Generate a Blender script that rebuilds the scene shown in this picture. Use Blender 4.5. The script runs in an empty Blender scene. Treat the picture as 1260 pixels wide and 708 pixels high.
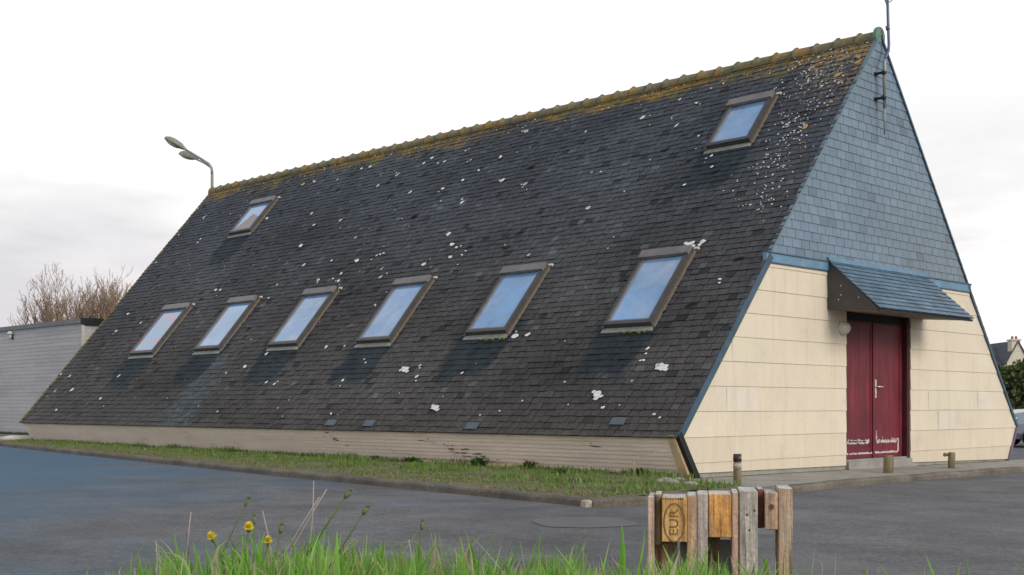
import bpy, math, random
from mathutils import Vector, noise as mn
R = random.Random(7)
scene = bpy.context.scene
col = scene.collection
V = Vector

# ------------------------------------------------------------------ camera
CAM = V((9.13562, -17.12176, 0.89486))
YAW = -0.78325
DV = V((math.sin(YAW), math.cos(YAW), 0)); RV = V((math.cos(YAW), -math.sin(YAW), 0))
FPX, CY = 1497.46, 499.7
cd = bpy.data.cameras.new('camera'); cam = bpy.data.objects.new('camera', cd); col.objects.link(cam)
cd.sensor_width = 36; cd.lens = FPX / 1260 * 36
cd.shift_y = (CY - 354) / 1260; cd.clip_start = .05; cd.clip_end = 3000
cam.location = CAM; cam.rotation_euler = (math.radians(90), 0, -YAW)
scene.camera = cam

def at(px, py, D):            # world point seen at (px,py) of the 1260x708 photo at depth D
    return CAM + DV * D + RV * ((px - 630) / FPX * D) + V((0, 0, (CY - py) / FPX * D))

def gz(x, y):                 # the gently tilted site
    x = min(max(x, -25), 15); y = min(max(y, -20), 8)
    return -0.0044 * x - 0.0079 * (y + 4.7)
def gr(x, y): return gz(x, y) - .09     # road level
def px_of(p):
    v = V(p) - CAM; z = v.dot(DV)
    return 630 + FPX * v.dot(RV) / z, CY - FPX * v.z / z
def fbm(x, y, z=0.0, o=4): return mn.fractal(V((x, y, z)), 1.0, 2.0, o)
def sst(a, b, x):
    t = min(max((x - a) / (b - a), 0), 1); return t * t * (3 - 2 * t)

# ------------------------------------------------------------------ materials
def mat(name, base, rough=.8, var=(), over=(), bump=(), attr=False, spec=.4, metal=0, transl=0, ior=None, hue=0, coat=0):
    """var: (scale, amount) multiplicative noise; over: (colour, scale, lo, hi, amount) noise patches;
    bump: (scale, strength, distance); scale may be a number or a 3-tuple"""
    m = bpy.data.materials.new(name); m.use_nodes = True; nt = m.node_tree; N = nt.nodes; L = nt.links
    b = N['Principled BSDF']; tc = N.new('ShaderNodeNewGeometry')
    def noise(sc, det=6, rgh=.6):
        mp = N.new('ShaderNodeMapping'); L.new(tc.outputs['Position'], mp.inputs['Vector'])
        s = sc if isinstance(sc, tuple) else (sc, sc, sc); mp.inputs['Scale'].default_value = s
        n = N.new('ShaderNodeTexNoise'); n.inputs['Scale'].default_value = 1; n.inputs['Detail'].default_value = det
        n.inputs['Roughness'].default_value = rgh; L.new(mp.outputs[0], n.inputs['Vector']); return n
    def mix(kind, fac, a, c):
        x = N.new('ShaderNodeMix'); x.data_type = 'RGBA'; x.blend_type = kind
        for sock, v in ((x.inputs[0], fac), (x.inputs[6], a), (x.inputs[7], c)):
            if hasattr(v, 'is_linked'): L.new(v, sock)
            elif isinstance(v, (int, float)): sock.default_value = v
            else: sock.default_value = (*v, 1)
        return x.outputs[2]
    if attr:
        a = N.new('ShaderNodeAttribute'); a.attribute_name = 'tint'; c = a.outputs['Color']
    else:
        r = N.new('ShaderNodeRGB'); r.outputs[0].default_value = (*base, 1); c = r.outputs[0]
    for sc, am in var:
        n = noise(sc); mr = N.new('ShaderNodeMapRange'); L.new(n.outputs['Fac'], mr.inputs[0])
        mr.inputs[1].default_value = .3; mr.inputs[2].default_value = .7
        mr.inputs[3].default_value = 1 - am; mr.inputs[4].default_value = 1 + am
        hs = N.new('ShaderNodeHueSaturation'); L.new(c, hs.inputs['Color']); L.new(mr.outputs[0], hs.inputs['Value']); c = hs.outputs[0]
    for o in over:
        oc, sc, lo, hi, am = o
        n = noise(sc, 8, .65); mr = N.new('ShaderNodeMapRange'); L.new(n.outputs['Fac'], mr.inputs[0])
        mr.inputs[1].default_value = lo; mr.inputs[2].default_value = hi; mr.inputs[4].default_value = am
        c = mix('MIX', mr.outputs[0], c, oc)
    L.new(c, b.inputs['Base Color'])
    b.inputs['Roughness'].default_value = rough; b.inputs['Metallic'].default_value = metal
    b.inputs['Specular IOR Level'].default_value = spec
    if ior: b.inputs['IOR'].default_value = ior
    if coat: b.inputs['Coat Weight'].default_value = coat; b.inputs['Coat Roughness'].default_value = .05
    prev = None
    for sc, st, di in bump:
        n = noise(sc, 5, .6); bp = N.new('ShaderNodeBump'); bp.inputs['Strength'].default_value = st; bp.inputs['Distance'].default_value = di
        L.new(n.outputs['Fac'], bp.inputs['Height'])
        if prev: L.new(prev, bp.inputs['Normal'])
        prev = bp.outputs[0]
    if prev: L.new(prev, b.inputs['Normal'])
    if transl:
        t = N.new('ShaderNodeBsdfTranslucent'); L.new(c, t.inputs['Color'])
        ms = N.new('ShaderNodeMixShader'); ms.inputs[0].default_value = transl
        L.new(b.outputs[0], ms.inputs[1]); L.new(t.outputs[0], ms.inputs[2]); L.new(ms.outputs[0], N['Material Output'].inputs['Surface'])
    return m

M = {}
def lichen(m):
    nt = m.node_tree; N = nt.nodes; L = nt.links; b = N['Principled BSDF']; c = b.inputs['Base Color'].links[0].from_socket
    g = N.new('ShaderNodeNewGeometry'); at_ = N.new('ShaderNodeAttribute'); at_.attribute_name = 'mask'; sp = N.new('ShaderNodeSeparateColor'); L.new(at_.outputs['Color'], sp.inputs[0])
    for ch, sc, lo, hi, ca, cb in (('Blue', 5, .55, .80, (.013, .022, .030), (.024, .040, .048)), ('Red', 7, .72, .98, (.30, .165, .025), (.15, .14, .04)), ('Green', 20, .84, .96, (.22, .14, .075), (.36, .31, .25))):
        n = N.new('ShaderNodeTexNoise'); n.inputs['Scale'].default_value = sc; n.inputs['Detail'].default_value = 8; n.inputs['Roughness'].default_value = .68; L.new(g.outputs['Position'], n.inputs[0])
        n2 = N.new('ShaderNodeTexNoise'); n2.inputs['Scale'].default_value = sc * .6; n2.inputs['Detail'].default_value = 4; L.new(g.outputs['Position'], n2.inputs[0])
        ad = N.new('ShaderNodeMath'); ad.operation = 'MULTIPLY_ADD'; L.new(sp.outputs[ch], ad.inputs[0]); ad.inputs[1].default_value = .62; L.new(n.outputs['Fac'], ad.inputs[2])
        mr = N.new('ShaderNodeMapRange'); L.new(ad.outputs[0], mr.inputs[0]); mr.inputs[1].default_value = lo; mr.inputs[2].default_value = hi; mr.inputs[4].default_value = .9
        m0 = N.new('ShaderNodeMix'); m0.data_type = 'RGBA'; r2 = N.new('ShaderNodeMapRange'); L.new(n2.outputs['Fac'], r2.inputs[0]); r2.inputs[1].default_value = .4; r2.inputs[2].default_value = .6; L.new(r2.outputs[0], m0.inputs[0]); m0.inputs[6].default_value = (*ca, 1); m0.inputs[7].default_value = (*cb, 1)
        gt = N.new('ShaderNodeMath'); gt.operation = 'MULTIPLY'; s2 = N.new('ShaderNodeMapRange'); L.new(sp.outputs[ch], s2.inputs[0]); s2.inputs[2].default_value = .18; L.new(s2.outputs[0], gt.inputs[0]); L.new(mr.outputs[0], gt.inputs[1])
        x = N.new('ShaderNodeMix'); x.data_type = 'RGBA'; L.new(gt.outputs[0], x.inputs[0]); L.new(c, x.inputs[6]); L.new(m0.outputs[2], x.inputs[7]); c = x.outputs[2]
    L.new(c, b.inputs['Base Color'])
M['slate'] = mat('roof_slate', None, .82, attr=True, var=[(9, .16), (45, .38), (150, .45)], over=[((.012, .012, .012), 1.1, .56, .75, .35), ((.11, .115, .11), (14, 14, 14), .60, .78, .35)], bump=[(55, .35, .01)], spec=.3)
lichen(M['slate'])
M['gslate'] = mat('gable_slate', None, .62, attr=True, var=[(6, .08), (70, .09)], over=[((.12, .16, .17), (2, 2, .8), .55, .75, .5)], bump=[(50, .15, .01)], spec=.35)
M['cslate'] = mat('canopy_slate', None, .5, attr=True, var=[(8, .12), (60, .15)], bump=[(50, .2, .01)], spec=.5)
M['cream'] = mat('cream_panel', None, .75, attr=True, var=[(1.2, .04), (25, .035)], over=[((.46, .40, .29), (5, 5, .7), .52, .8, .5), ((.40, .38, .30), (1.2, 1.2, 2.2), .56, .8, .4), ((.74, .68, .56), (1.5, 1.5, 1.5), .6, .8, .5), ((.28, .25, .18), (30, 30, 5), .66, .78, .35)], bump=[(120, .08, .01)], spec=.25)
M['siding'] = mat('siding', None, .8, attr=True, var=[((1, 6, 6), .10), (30, .06)], over=[((.35, .28, .22), (.7, 1, 3), .55, .78, .4), ((.40, .36, .24), (1.5, 2, 9), .6, .78, .5)], bump=[((3, 40, 60), .2, .01)], spec=.2)
M['annex'] = mat('annex_boards', None, .85, attr=True, var=[((.5, 3, 3), .08), (20, .08)], over=[((.3, .3, .3), (.4, 1, 1.2), .5, .75, .5)], spec=.2)
M['trim'] = mat('dark_blue_trim', (.05, .09, .13), .5, var=[(4, .25)], over=[((.02, .03, .04), 3, .5, .7, .6)], spec=.4)
M['band'] = mat('zinc_blue_band', (.10, .215, .33), .42, var=[(3, .2)], over=[((.3, .4, .45), 4, .58, .8, .4)], spec=.5)
M['black'] = mat('near_black', (.012, .012, .014), .7, var=[(5, .2)])
M['wood_trim'] = mat('pale_wood_board', (.60, .45, .28), .8, var=[((8, 8, 1), .18)], over=[((.2, .13, .07), 6, .55, .75, .5)])
M['wall'] = mat('inner_wall', (.2, .18, .15), .9, var=[(2, .1)])
M['conc'] = mat('concrete', (.29, .275, .25), .9, var=[(1.5, .15), (30, .15)], over=[((.12, .115, .1), 2.5, .5, .72, .6), ((.1, .12, .05), 3.5, .6, .75, .4)], bump=[(80, .3, .01)])
M['kerb'] = mat('kerb_stone', (.165, .14, .115), .9, var=[(2, .25), (25, .25)], over=[((.07, .065, .05), 1.6, .45, .7, .7), ((.09, .13, .03), 5, .58, .72, .6)], bump=[(40, .6, .02)])
M['door'] = mat('maroon_paint', (.14, .014, .025), .55, var=[((14, 14, 1.2), .35), (2, .25)], over=[((.06, .012, .02), (8, 8, 1.5), .58, .75, .5), ((.3, .12, .13), (40, 40, 6), .64, .76, .5)], bump=[((60, 60, 3), .15, .01)], spec=.4)
M['doorframe'] = mat('dark_maroon_frame', (.06, .01, .014), .6, var=[(5, .3)])
M['peel'] = mat('bare_primer', (.62, .55, .55), .9, var=[(30, .2)])
M['brass'] = mat('pale_metal', (.7, .64, .5), .35, metal=.6, var=[(30, .1)])
M['frame'] = mat('brown_grey_cladding', (.062, .060, .060), .5, var=[(6, .2)], over=[((.13, .125, .115), 8, .55, .8, .5)], spec=.45)
M['hood'] = mat('grey_cladding', (.17, .155, .15), .5, var=[(6, .2)], spec=.45)
M['lit_gutter'] = mat('tan_lit_gutter', (.20, .155, .12), .6, var=[(9, .3)], over=[((.06, .05, .045), 9, .5, .65, .7)])  # tan paints the lit right-hand side of each skylight frame
M['apron'] = mat('lead_apron', (.26, .26, .245), .6, var=[(12, .25)], over=[((.2, .22, .06), 14, .55, .7, .8)])
M['pane'] = mat('sky_glass', (.17, .34, .60), .06, var=[((.9, .5, 1.6), .22)], over=[((.46, .50, .58), (1.3, 1, 1.5), .48, .66, .6), ((.05, .09, .15), (.9, 1, 1), .58, .75, .6)], spec=1, ior=2.1, coat=.4)  # blue base and pale patches paint the reflected sky into the glass
M['panepink'] = mat('sky_glass_pink', (.17, .34, .55), .08, over=[((.75, .12, .16), (3.5, 5, 5), .53, .6, .9), ((.12, .36, .24), (4, 4, 4), .58, .66, .6)], spec=1, ior=2.0)  # reflected sky painted as the blue base, pink and green patches over it
M['blind'] = mat('grey_curtain', (.33, .31, .31), .8, var=[((20, 3, 3), .2)])
M['ridge'] = mat('ridge_clay', (.17, .155, .10), .9, var=[(14, .25)], over=[((.36, .19, .03), 2.6, .47, .66, .85), ((.30, .28, .20), 13, .56, .68, .6), ((.09, .11, .03), 4, .55, .7, .6)], bump=[(40, .6, .02)])
M['ridgeend'] = mat('green_ridge_end', (.13, .22, .18), .7, var=[(14, .25)])
M['white'] = mat('white_lichen', (.74, .74, .71), .9, var=[(40, .2)], over=[((.40, .38, .30), 32, .5, .68, .7)])
M['ochre'] = mat('ochre_lichen', (.42, .25, .09), .95, var=[(30, .35)], over=[((.5, .42, .3), 25, .5, .65, .7)])
M['hole'] = mat('slipped_slate_gap', (.006, .006, .008), .9)
M['newslate'] = mat('replaced_slate', (.09, .115, .14), .55, var=[(20, .15)])
M['moss'] = mat('moss', (.13, .17, .03), .95, var=[(30, .4)])
M['galv'] = mat('galvanised_steel', (.28, .29, .27), .5, metal=.3, var=[(12, .15)])
M['mast'] = mat('blue_grey_mast', (.10, .12, .22), .45, metal=.3, var=[(12, .1)])
M['lampglass'] = mat('lamp_glass', (.6, .56, .48), .25, var=[(30, .1)], spec=.7)
M['lamphead'] = mat('lamp_shell', (.23, .22, .17), .5, var=[(14, .25)])
M['lamplens'] = mat('lamp_lens', (.55, .55, .52), .3, var=[(14, .1)])
M['asphalt'] = mat('asphalt', (.128, .127, .132), .86, var=[(.35, .2), (1.4, .2), (9, .16), (32, .4), (110, .35)],
    over=[((.20, .195, .185), (.6, .6, 1), .54, .74, .6), ((.07, .072, .078), (.9, .3, 1), .53, .7, .6), ((.22, .21, .2), 55, .68, .74, .6)], bump=[(160, .55, .01), (20, .2, .01)], spec=.4)
def bluetint(m):  # sky reflection painted as blue into the road colour, growing to the left
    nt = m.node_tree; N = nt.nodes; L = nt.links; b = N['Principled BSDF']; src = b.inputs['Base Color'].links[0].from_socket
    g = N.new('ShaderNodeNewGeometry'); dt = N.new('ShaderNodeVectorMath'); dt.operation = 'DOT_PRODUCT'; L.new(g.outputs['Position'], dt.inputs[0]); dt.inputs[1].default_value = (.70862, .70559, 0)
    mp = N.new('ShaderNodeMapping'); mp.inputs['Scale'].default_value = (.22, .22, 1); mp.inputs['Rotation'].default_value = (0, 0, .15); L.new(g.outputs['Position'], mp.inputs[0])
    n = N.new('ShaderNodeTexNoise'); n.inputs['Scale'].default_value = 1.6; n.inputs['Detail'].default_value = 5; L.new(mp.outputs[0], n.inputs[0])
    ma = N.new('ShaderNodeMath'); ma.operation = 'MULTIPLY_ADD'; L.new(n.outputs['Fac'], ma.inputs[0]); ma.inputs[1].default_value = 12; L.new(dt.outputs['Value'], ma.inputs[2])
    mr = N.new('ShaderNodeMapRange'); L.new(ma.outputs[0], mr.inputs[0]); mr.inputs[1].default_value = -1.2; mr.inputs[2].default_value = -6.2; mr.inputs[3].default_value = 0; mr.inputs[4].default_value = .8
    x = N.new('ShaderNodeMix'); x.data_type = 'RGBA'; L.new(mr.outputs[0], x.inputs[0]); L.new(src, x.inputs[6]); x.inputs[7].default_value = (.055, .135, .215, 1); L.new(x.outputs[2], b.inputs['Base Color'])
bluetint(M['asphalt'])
M['palegrey'] = mat('pale_grey_chipped', (.38, .35, .29), .9, var=[(30, .3)], over=[((.15, .13, .1), 25, .5, .65, .7)])
M['knotdark'] = mat('knot', (.12, .055, .03), .9, var=[(60, .4)])
M['capwood'] = mat('dark_cap', (.05, .035, .03), .8, var=[(20, .3)])
M['patch'] = mat('worn_patch', (.138, .135, .138), .9, var=[(3, .1), (90, .2)], bump=[(120, .4, .01)])
M['pave'] = mat('pavement_tar', (.17, .165, .155), .9, var=[(1.2, .15), (60, .2)], over=[((.08, .09, .05), 1.3, .52, .7, .5)], bump=[(90, .4, .01)])
M['verge'] = mat('verge_soil', (.155, .15, .07), .95, var=[(3, .25), (40, .35)], over=[((.20, .165, .105), 2.4, .46, .62, .8), ((.055, .10, .02), 3.5, .54, .66, .7)], bump=[(50, .8, .03)])
M['ground'] = mat('field', (.10, .13, .04), .95, var=[(.2, .2), (6, .25)], bump=[(8, .4, .05)])
M['bank'] = mat('bank_soil', (.08, .13, .03), .95, var=[(5, .3), (40, .3)], bump=[(40, .8, .03)])
M['grass'] = mat('grass_blade', None, .5, attr=True, transl=.4, spec=.35)
M['leaf'] = mat('hedge_leaf', None, .6, attr=True, transl=.25, spec=.3)
M['petal'] = mat('yellow_petal', (.78, .60, .02), .6, var=[(200, .15)], transl=.2)
M['bud'] = mat('brown_green_bud', (.14, .16, .07), .8, var=[(200, .3)])
M['bark'] = mat('winter_bark', None, .9, attr=True, var=[(5, .2)])
M['wood'] = mat('weathered_wood', None, .85, attr=True, var=[((60, 60, 4), .38), (12, .25), (120, .2)], over=[((.07, .05, .035), (45, 45, 4), .55, .7, .75), ((.36, .33, .30), (22, 22, 6), .5, .68, .5), ((.05, .035, .025), (38, 38, 38), .70, .74, .9)], bump=[((90, 90, 7), .7, .01), (60, .4, .01)], spec=.2)
M['wooddark'] = mat('stamp_burn', (.20, .115, .05), .9, var=[(60, .4)])
M['post'] = mat('post_wood', (.22, .18, .11), .9, var=[((20, 20, 3), .3)], over=[((.07, .06, .04), 9, .5, .7, .6)], bump=[((60, 60, 8), .4, .01)])
M['pale'] = mat('pale_chipped', (.58, .55, .48), .9, var=[(30, .2)])
M['housewall'] = mat('house_render', (.62, .57, .48), .9, var=[(1, .08)])
M['houseroof'] = mat('house_slates', (.085, .09, .11), .8, var=[((.6, .6, 4), .2)])
M['brick'] = mat('chimney_brick', (.33, .16, .09), .9, var=[(4, .2)])
M['carpaint'] = mat('silver_blue_paint', (.22, .25, .30), .3, metal=.5, spec=.5, coat=.5, var=[(1, .03)])
M['carglass'] = mat('car_glass', (.02, .05, .08), .05, spec=1, ior=1.8, var=[(1, .05)])
M['headlight'] = mat('headlight_glass', (.05, .28, .42), .08, spec=1, ior=1.8, coat=.5, var=[(9, .2)])
M['rubber'] = mat('rubber', (.02, .02, .02), .85, var=[(8, .1)])
M['rim'] = mat('alloy', (.4, .4, .42), .35, metal=.7, var=[(8, .1)])


M['gslatetrim'] = mat('slate_edge', (.13, .19, .23), .7, var=[(8, .2)])
M['purple'] = mat('faded_purple_trim', (.16, .12, .18), .6, var=[(5, .2)])
M['wood_soffit'] = mat('soffit_wood', (.26, .19, .13), .8, var=[(6, .2)])
M['annexcope'] = mat('annex_coping', (.20, .215, .215), .8, var=[(2, .15)])
M['palepanel'] = mat('pale_panel_paint', (.42, .47, .52), .6, var=[(20, .08)])

# ------------------------------------------------------------------ mesh builder
class MB:
    def __init__(s): s.v = []; s.f = []; s.mi = []; s.c = []; s.sm = []; s.k = {}
    def face(s, pts, mi=0, c=(1, 1, 1), smooth=False):
        i = len(s.v); s.v += [tuple(p) for p in pts]
        s.c += (c if isinstance(c[0], (tuple, list)) else [c] * len(pts))
        s.f.append(tuple(range(i, i + len(pts)))); s.mi.append(mi); s.sm.append(smooth)
    def mesh(s, vs, fs, mi=0, c=(1, 1, 1), smooth=False):
        i = len(s.v); s.v += [tuple(p) for p in vs]; s.c += (c if isinstance(c[0], (tuple, list)) else [c] * len(vs))
        for f in fs: s.f.append(tuple(i + k for k in f)); s.mi.append(mi); s.sm.append(smooth)
    def box(s, a, b, mi=0, c=(1, 1, 1), T=None, bev=0):
        x0, y0, z0 = a; x1, y1, z1 = b
        if bev:
            e = bev; vs = []; 
            for z, k in ((z0, e), (z0 + e, 0), (z1 - e, 0), (z1, e)):
                x0k, x1k, y0k, y1k = x0 + k, x1 - k, y0 + k, y1 - k
                vs += [(x0k + e, y0k, z), (x1k - e, y0k, z), (x1k, y0k + e, z), (x1k, y1k - e, z), (x1k - e, y1k, z), (x0k + e, y1k, z), (x0k, y1k - e, z), (x0k, y0k + e, z)]
            fs = [tuple(range(7, -1, -1)), tuple(range(24, 32))]
            for r in range(3):
                for k in range(8): fs.append((r * 8 + k, r * 8 + (k + 1) % 8, r * 8 + 8 + (k + 1) % 8, r * 8 + 8 + k))
        else:
            vs = [(x0, y0, z0), (x1, y0, z0), (x1, y1, z0), (x0, y1, z0), (x0, y0, z1), (x1, y0, z1), (x1, y1, z1), (x0, y1, z1)]
            fs = [(0, 3, 2, 1), (4, 5, 6, 7), (0, 1, 5, 4), (1, 2, 6, 5), (2, 3, 7, 6), (3, 0, 4, 7)]
        if T: vs = [T(V(p)) for p in vs]
        s.mesh(vs, fs, mi, c)
    def prism(s, poly, d, mi=0, c=(1, 1, 1)):      # poly: list of 3D points, extruded by vector d
        n = len(poly); A = [V(p) for p in poly]; B = [p + V(d) for p in A]
        s.mesh(A + B, [tuple(range(n - 1, -1, -1)), tuple(range(n, 2 * n))] + [(k, (k + 1) % n, n + (k + 1) % n, n + k) for k in range(n)], mi, c)
    def tube(s, pts, rad, n=8, mi=0, c=(1, 1, 1), cap=True, smooth=True):
        pts = [V(p) for p in pts]; rad = rad if isinstance(rad, (list, tuple)) else [rad] * len(pts)
        vs = []; u = None
        for i, p in enumerate(pts):
            t = (pts[min(i + 1, len(pts) - 1)] - pts[max(i - 1, 0)]).normalized()
            if u is None:
                u = t.orthogonal().normalized()
            else:
                u = (u - t * u.dot(t)).normalized()
            w = t.cross(u)
            for k in range(n):
                a = 2 * math.pi * k / n; vs.append(p + (u * math.cos(a) + w * math.sin(a)) * rad[i])
        fs = []
        for i in range(len(pts) - 1):
            for k in range(n): fs.append((i * n + k, i * n + (k + 1) % n, (i + 1) * n + (k + 1) % n, (i + 1) * n + k))
        if cap: fs.append(tuple(range(n - 1, -1, -1))); fs.append(tuple(range((len(pts) - 1) * n, len(pts) * n)))
        s.mesh(vs, fs, mi, c, smooth)
    def ball(s, ctr, rx, ry, rz, nu=12, nv=8, mi=0, c=(1, 1, 1), T=None, cut=None):
        vs = []
        for j in range(nv + 1):
            ph = math.pi * j / nv
            for i in range(nu):
                th = 2 * math.pi * i / nu
                p = V((math.sin(ph) * math.cos(th) * rx, math.sin(ph) * math.sin(th) * ry, math.cos(ph) * rz))
                if cut is not None and p.z < cut: p.z = cut
                p = p + V(ctr); vs.append(T(p) if T else p)
        fs = [(j * nu + i, (j + 1) * nu + i, (j + 1) * nu + (i + 1) % nu, j * nu + (i + 1) % nu) for j in range(nv) for i in range(nu)]
        s.mesh(vs, fs, mi, c, True)
    def build(s, name, mats, parent=None):
        off = V((0, 0, 0))
        if parent: off = WL[parent.name]
        me = bpy.data.meshes.new(name); me.from_pydata([V(p) - off for p in s.v], [], s.f)
        for m in (mats if isinstance(mats, (list, tuple)) else [mats]): me.materials.append(M[m] if isinstance(m, str) else m)
        me.polygons.foreach_set('material_index', s.mi); me.polygons.foreach_set('use_smooth', s.sm)
        a = me.color_attributes.new('tint', 'FLOAT_COLOR', 'POINT'); fl = []
        for q in s.c: fl += [q[0], q[1], q[2], 1]
        a.data.foreach_set('color', fl)
        if s.k:
            a = me.color_attributes.new('mask', 'FLOAT_COLOR', 'POINT'); fl = []
            for i in range(len(s.v)): fl += [*s.k.get(i, (0, 0, 0)), 1]
            a.data.foreach_set('color', fl)
        me.update()
        o = bpy.data.objects.new(name, me); col.objects.link(o)
        if parent: o.parent = parent
        WL[o.name] = off
        return o
WL = {}
def tag(o, label=None, cat=None, group=None, kind=None):
    for k, v in (('label', label), ('category', cat), ('group', group), ('kind', kind)):
        if v: o[k] = v
    return o
def empty(name, loc, label, cat, group=None):
    o = bpy.data.objects.new(name, None); col.objects.link(o); o.location = loc; o.empty_display_size = .3
    WL[o.name] = V(loc); return tag(o, label, cat, group)
def struct(mb, name, m): return tag(mb.build(name, m), kind='structure')
def clip(poly, reg):            # convex clip of 2D polygon by convex CCW region
    out = poly
    for i in range(len(reg)):
        a = reg[i]; b = reg[(i + 1) % len(reg)]; ex, ey = b[0] - a[0], b[1] - a[1]
        def sd(p): return ex * (p[1] - a[1]) - ey * (p[0] - a[0])
        new = []
        for k in range(len(out)):
            p, q = out[k], out[(k + 1) % len(out)]; dp, dq = sd(p), sd(q)
            if dp >= 0: new.append(p)
            if (dp >= 0) != (dq >= 0):
                t = dp / (dp - dq); new.append((p[0] + (q[0] - p[0]) * t, p[1] + (q[1] - p[1]) * t))
        out = new
        if len(out) < 3: return []
    ar = sum(out[k][0] * out[(k + 1) % len(out)][1] - out[(k + 1) % len(out)][0] * out[k][1] for k in range(len(out))) / 2
    return out if ar > 2e-5 else []
def courses(mb, O, U, W, Nn, reg, pitch, width, t_bot, t_top, colf, gap=.003, v0=None, jit=.0, mi=0, stag=.5, wjit=.12, rag=0, maskf=None):
    """overlapping courses of slates or panels laid over a convex region (u,v) of the plane O,U,W"""
    us = [p[0] for p in reg]; vs_ = [p[1] for p in reg]
    row = 0; v = min(vs_) if v0 is None else v0
    while v < max(vs_):
        u = min(us) - width * (stag * (row % 2) + R.uniform(0, .1 if wjit else 0))
        while u < max(us):
            w = width * (1 + R.uniform(-wjit, wjit))
            b = v - R.uniform(0, rag); tl = R.uniform(-rag, rag) * .5
            poly = clip([(u + gap / 2, b + tl), (u + w - gap / 2, b - tl), (u + w - gap / 2, v + pitch), (u + gap / 2, v + pitch)], reg)
            if poly:
                j = R.uniform(0, jit); n = len(poly)
                top = [O + U * p[0] + W * p[1] + Nn * (t_bot + j + (t_top - t_bot) * min(max((p[1] - b) / pitch, 0), 1)) for p in poly]
                bot = [O + U * p[0] + W * p[1] for p in poly]
                cc = colf(u + w / 2, v + pitch / 2, row)
                cd_ = tuple(x * .55 for x in cc)
                if maskf:
                    for q_, p in enumerate(poly): mb.k[len(mb.v) + q_] = maskf(*p)
                mb.face(top, mi, cc)
                for k in range(n):
                    if poly[k][1] < v + pitch - 1e-4 or poly[(k + 1) % n][1] < v + pitch - 1e-4:
                        mb.face([bot[k], bot[(k + 1) % n], top[(k + 1) % n], top[k]], mi, cd_)
            u += w
        v += pitch; row += 1

# ------------------------------------------------------------------ world and sun
w = bpy.data.worlds.new('World'); scene.world = w; w.use_nodes = True; nt = w.node_tree; N = nt.nodes; L = nt.links
SUN_EL = math.radians(28); SUN_AZ = math.atan2(.96, -.02)      # clockwise from +Y
sky = N.new('ShaderNodeTexSky'); sky.sky_type = 'NISHITA'; sky.sun_disc = False
sky.sun_elevation = SUN_EL; sky.sun_rotation = SUN_AZ; sky.air_density = 1.2; sky.dust_density = 1.5
bg = N['Background']; bg.inputs[1].default_value = .13; L.new(sky.outputs[0], bg.inputs[0])
tc = N.new('ShaderNodeTexCoord'); mp = N.new('ShaderNodeMapping'); mp.inputs['Scale'].default_value = (2.2, 2.2, 9); mp.inputs['Location'].default_value = (3.1, .7, .35)
L.new(tc.outputs['Generated'], mp.inputs[0])
n1 = N.new('ShaderNodeTexNoise'); n1.inputs['Scale'].default_value = 1.3; n1.inputs['Detail'].default_value = 7; n1.inputs['Roughness'].default_value = .52; L.new(mp.outputs[0], n1.inputs[0])
cr = N.new('ShaderNodeValToRGB'); L.new(n1.outputs['Fac'], cr.inputs[0]); e = cr.color_ramp.elements
e[0].position = .37; e[0].color = (.70, .70, .73, 1); e[1].position = .58; e[1].color = (1.05, 1.04, 1.03, 1)
x = cr.color_ramp.elements.new(.47); x.color = (.84, .825, .83, 1)
# brighter and plainer with elevation, a faint pink warmth low down
sx = N.new('ShaderNodeSeparateXYZ'); L.new(tc.outputs['Generated'], sx.inputs[0])
el = N.new('ShaderNodeMapRange'); L.new(sx.outputs['Z'], el.inputs[0]); el.inputs[1].default_value = .13; el.inputs[2].default_value = .30
mx = N.new('ShaderNodeMix'); mx.data_type = 'RGBA'; L.new(el.outputs[0], mx.inputs[0]); L.new(cr.outputs[0], mx.inputs[6]); mx.inputs[7].default_value = (1.06, 1.06, 1.05, 1)
mlow = N.new('ShaderNodeMapRange'); L.new(sx.outputs['Z'], mlow.inputs[0]); mlow.inputs[1].default_value = .0; mlow.inputs[2].default_value = .13; mlow.inputs[3].default_value = 1; mlow.inputs[4].default_value = 0
mp2 = N.new('ShaderNodeMix'); mp2.data_type = 'RGBA'; mp2.blend_type = 'MULTIPLY'; L.new(mlow.outputs[0], mp2.inputs[0]); L.new(mx.outputs[2], mp2.inputs[6]); mp2.inputs[7].default_value = (1.0, .93, .93, 1)
bg2 = N.new('ShaderNodeBackground'); L.new(mp2.outputs[2], bg2.inputs[0]); bg2.inputs[1].default_value = 1.08
# clear sky overhead, cloud lower down, the edge broken by noise
n2 = N.new('ShaderNodeTexNoise'); n2.inputs['Scale'].default_value = 2.2; n2.inputs['Detail'].default_value = 5; L.new(tc.outputs['Generated'], n2.inputs[0])
ad = N.new('ShaderNodeMath'); ad.operation = 'MULTIPLY_ADD'; L.new(n2.outputs['Fac'], ad.inputs[0]); ad.inputs[1].default_value = .5; L.new(sx.outputs['Z'], ad.inputs[2])
mk = N.new('ShaderNodeMapRange'); L.new(ad.outputs[0], mk.inputs[0]); mk.inputs[1].default_value = .68; mk.inputs[2].default_value = .95; mk.inputs[3].default_value = 1; mk.inputs[4].default_value = .22
ms = N.new('ShaderNodeMixShader'); L.new(mk.outputs[0], ms.inputs[0]); L.new(bg.outputs[0], ms.inputs[1]); L.new(bg2.outputs[0], ms.inputs[2])
L.new(ms.outputs[0], N['World Output'].inputs['Surface'])
sl = bpy.data.lights.new('sun', 'SUN'); sl.energy = 1.9; sl.angle = math.radians(24); sl.color = (1, .93, .82)
so = bpy.data.objects.new('sun', sl); col.objects.link(so); so.location = (20, 5, 20)
sd_ = V((math.sin(SUN_AZ) * math.cos(SUN_EL), math.cos(SUN_AZ) * math.cos(SUN_EL), math.sin(SUN_EL)))
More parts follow.
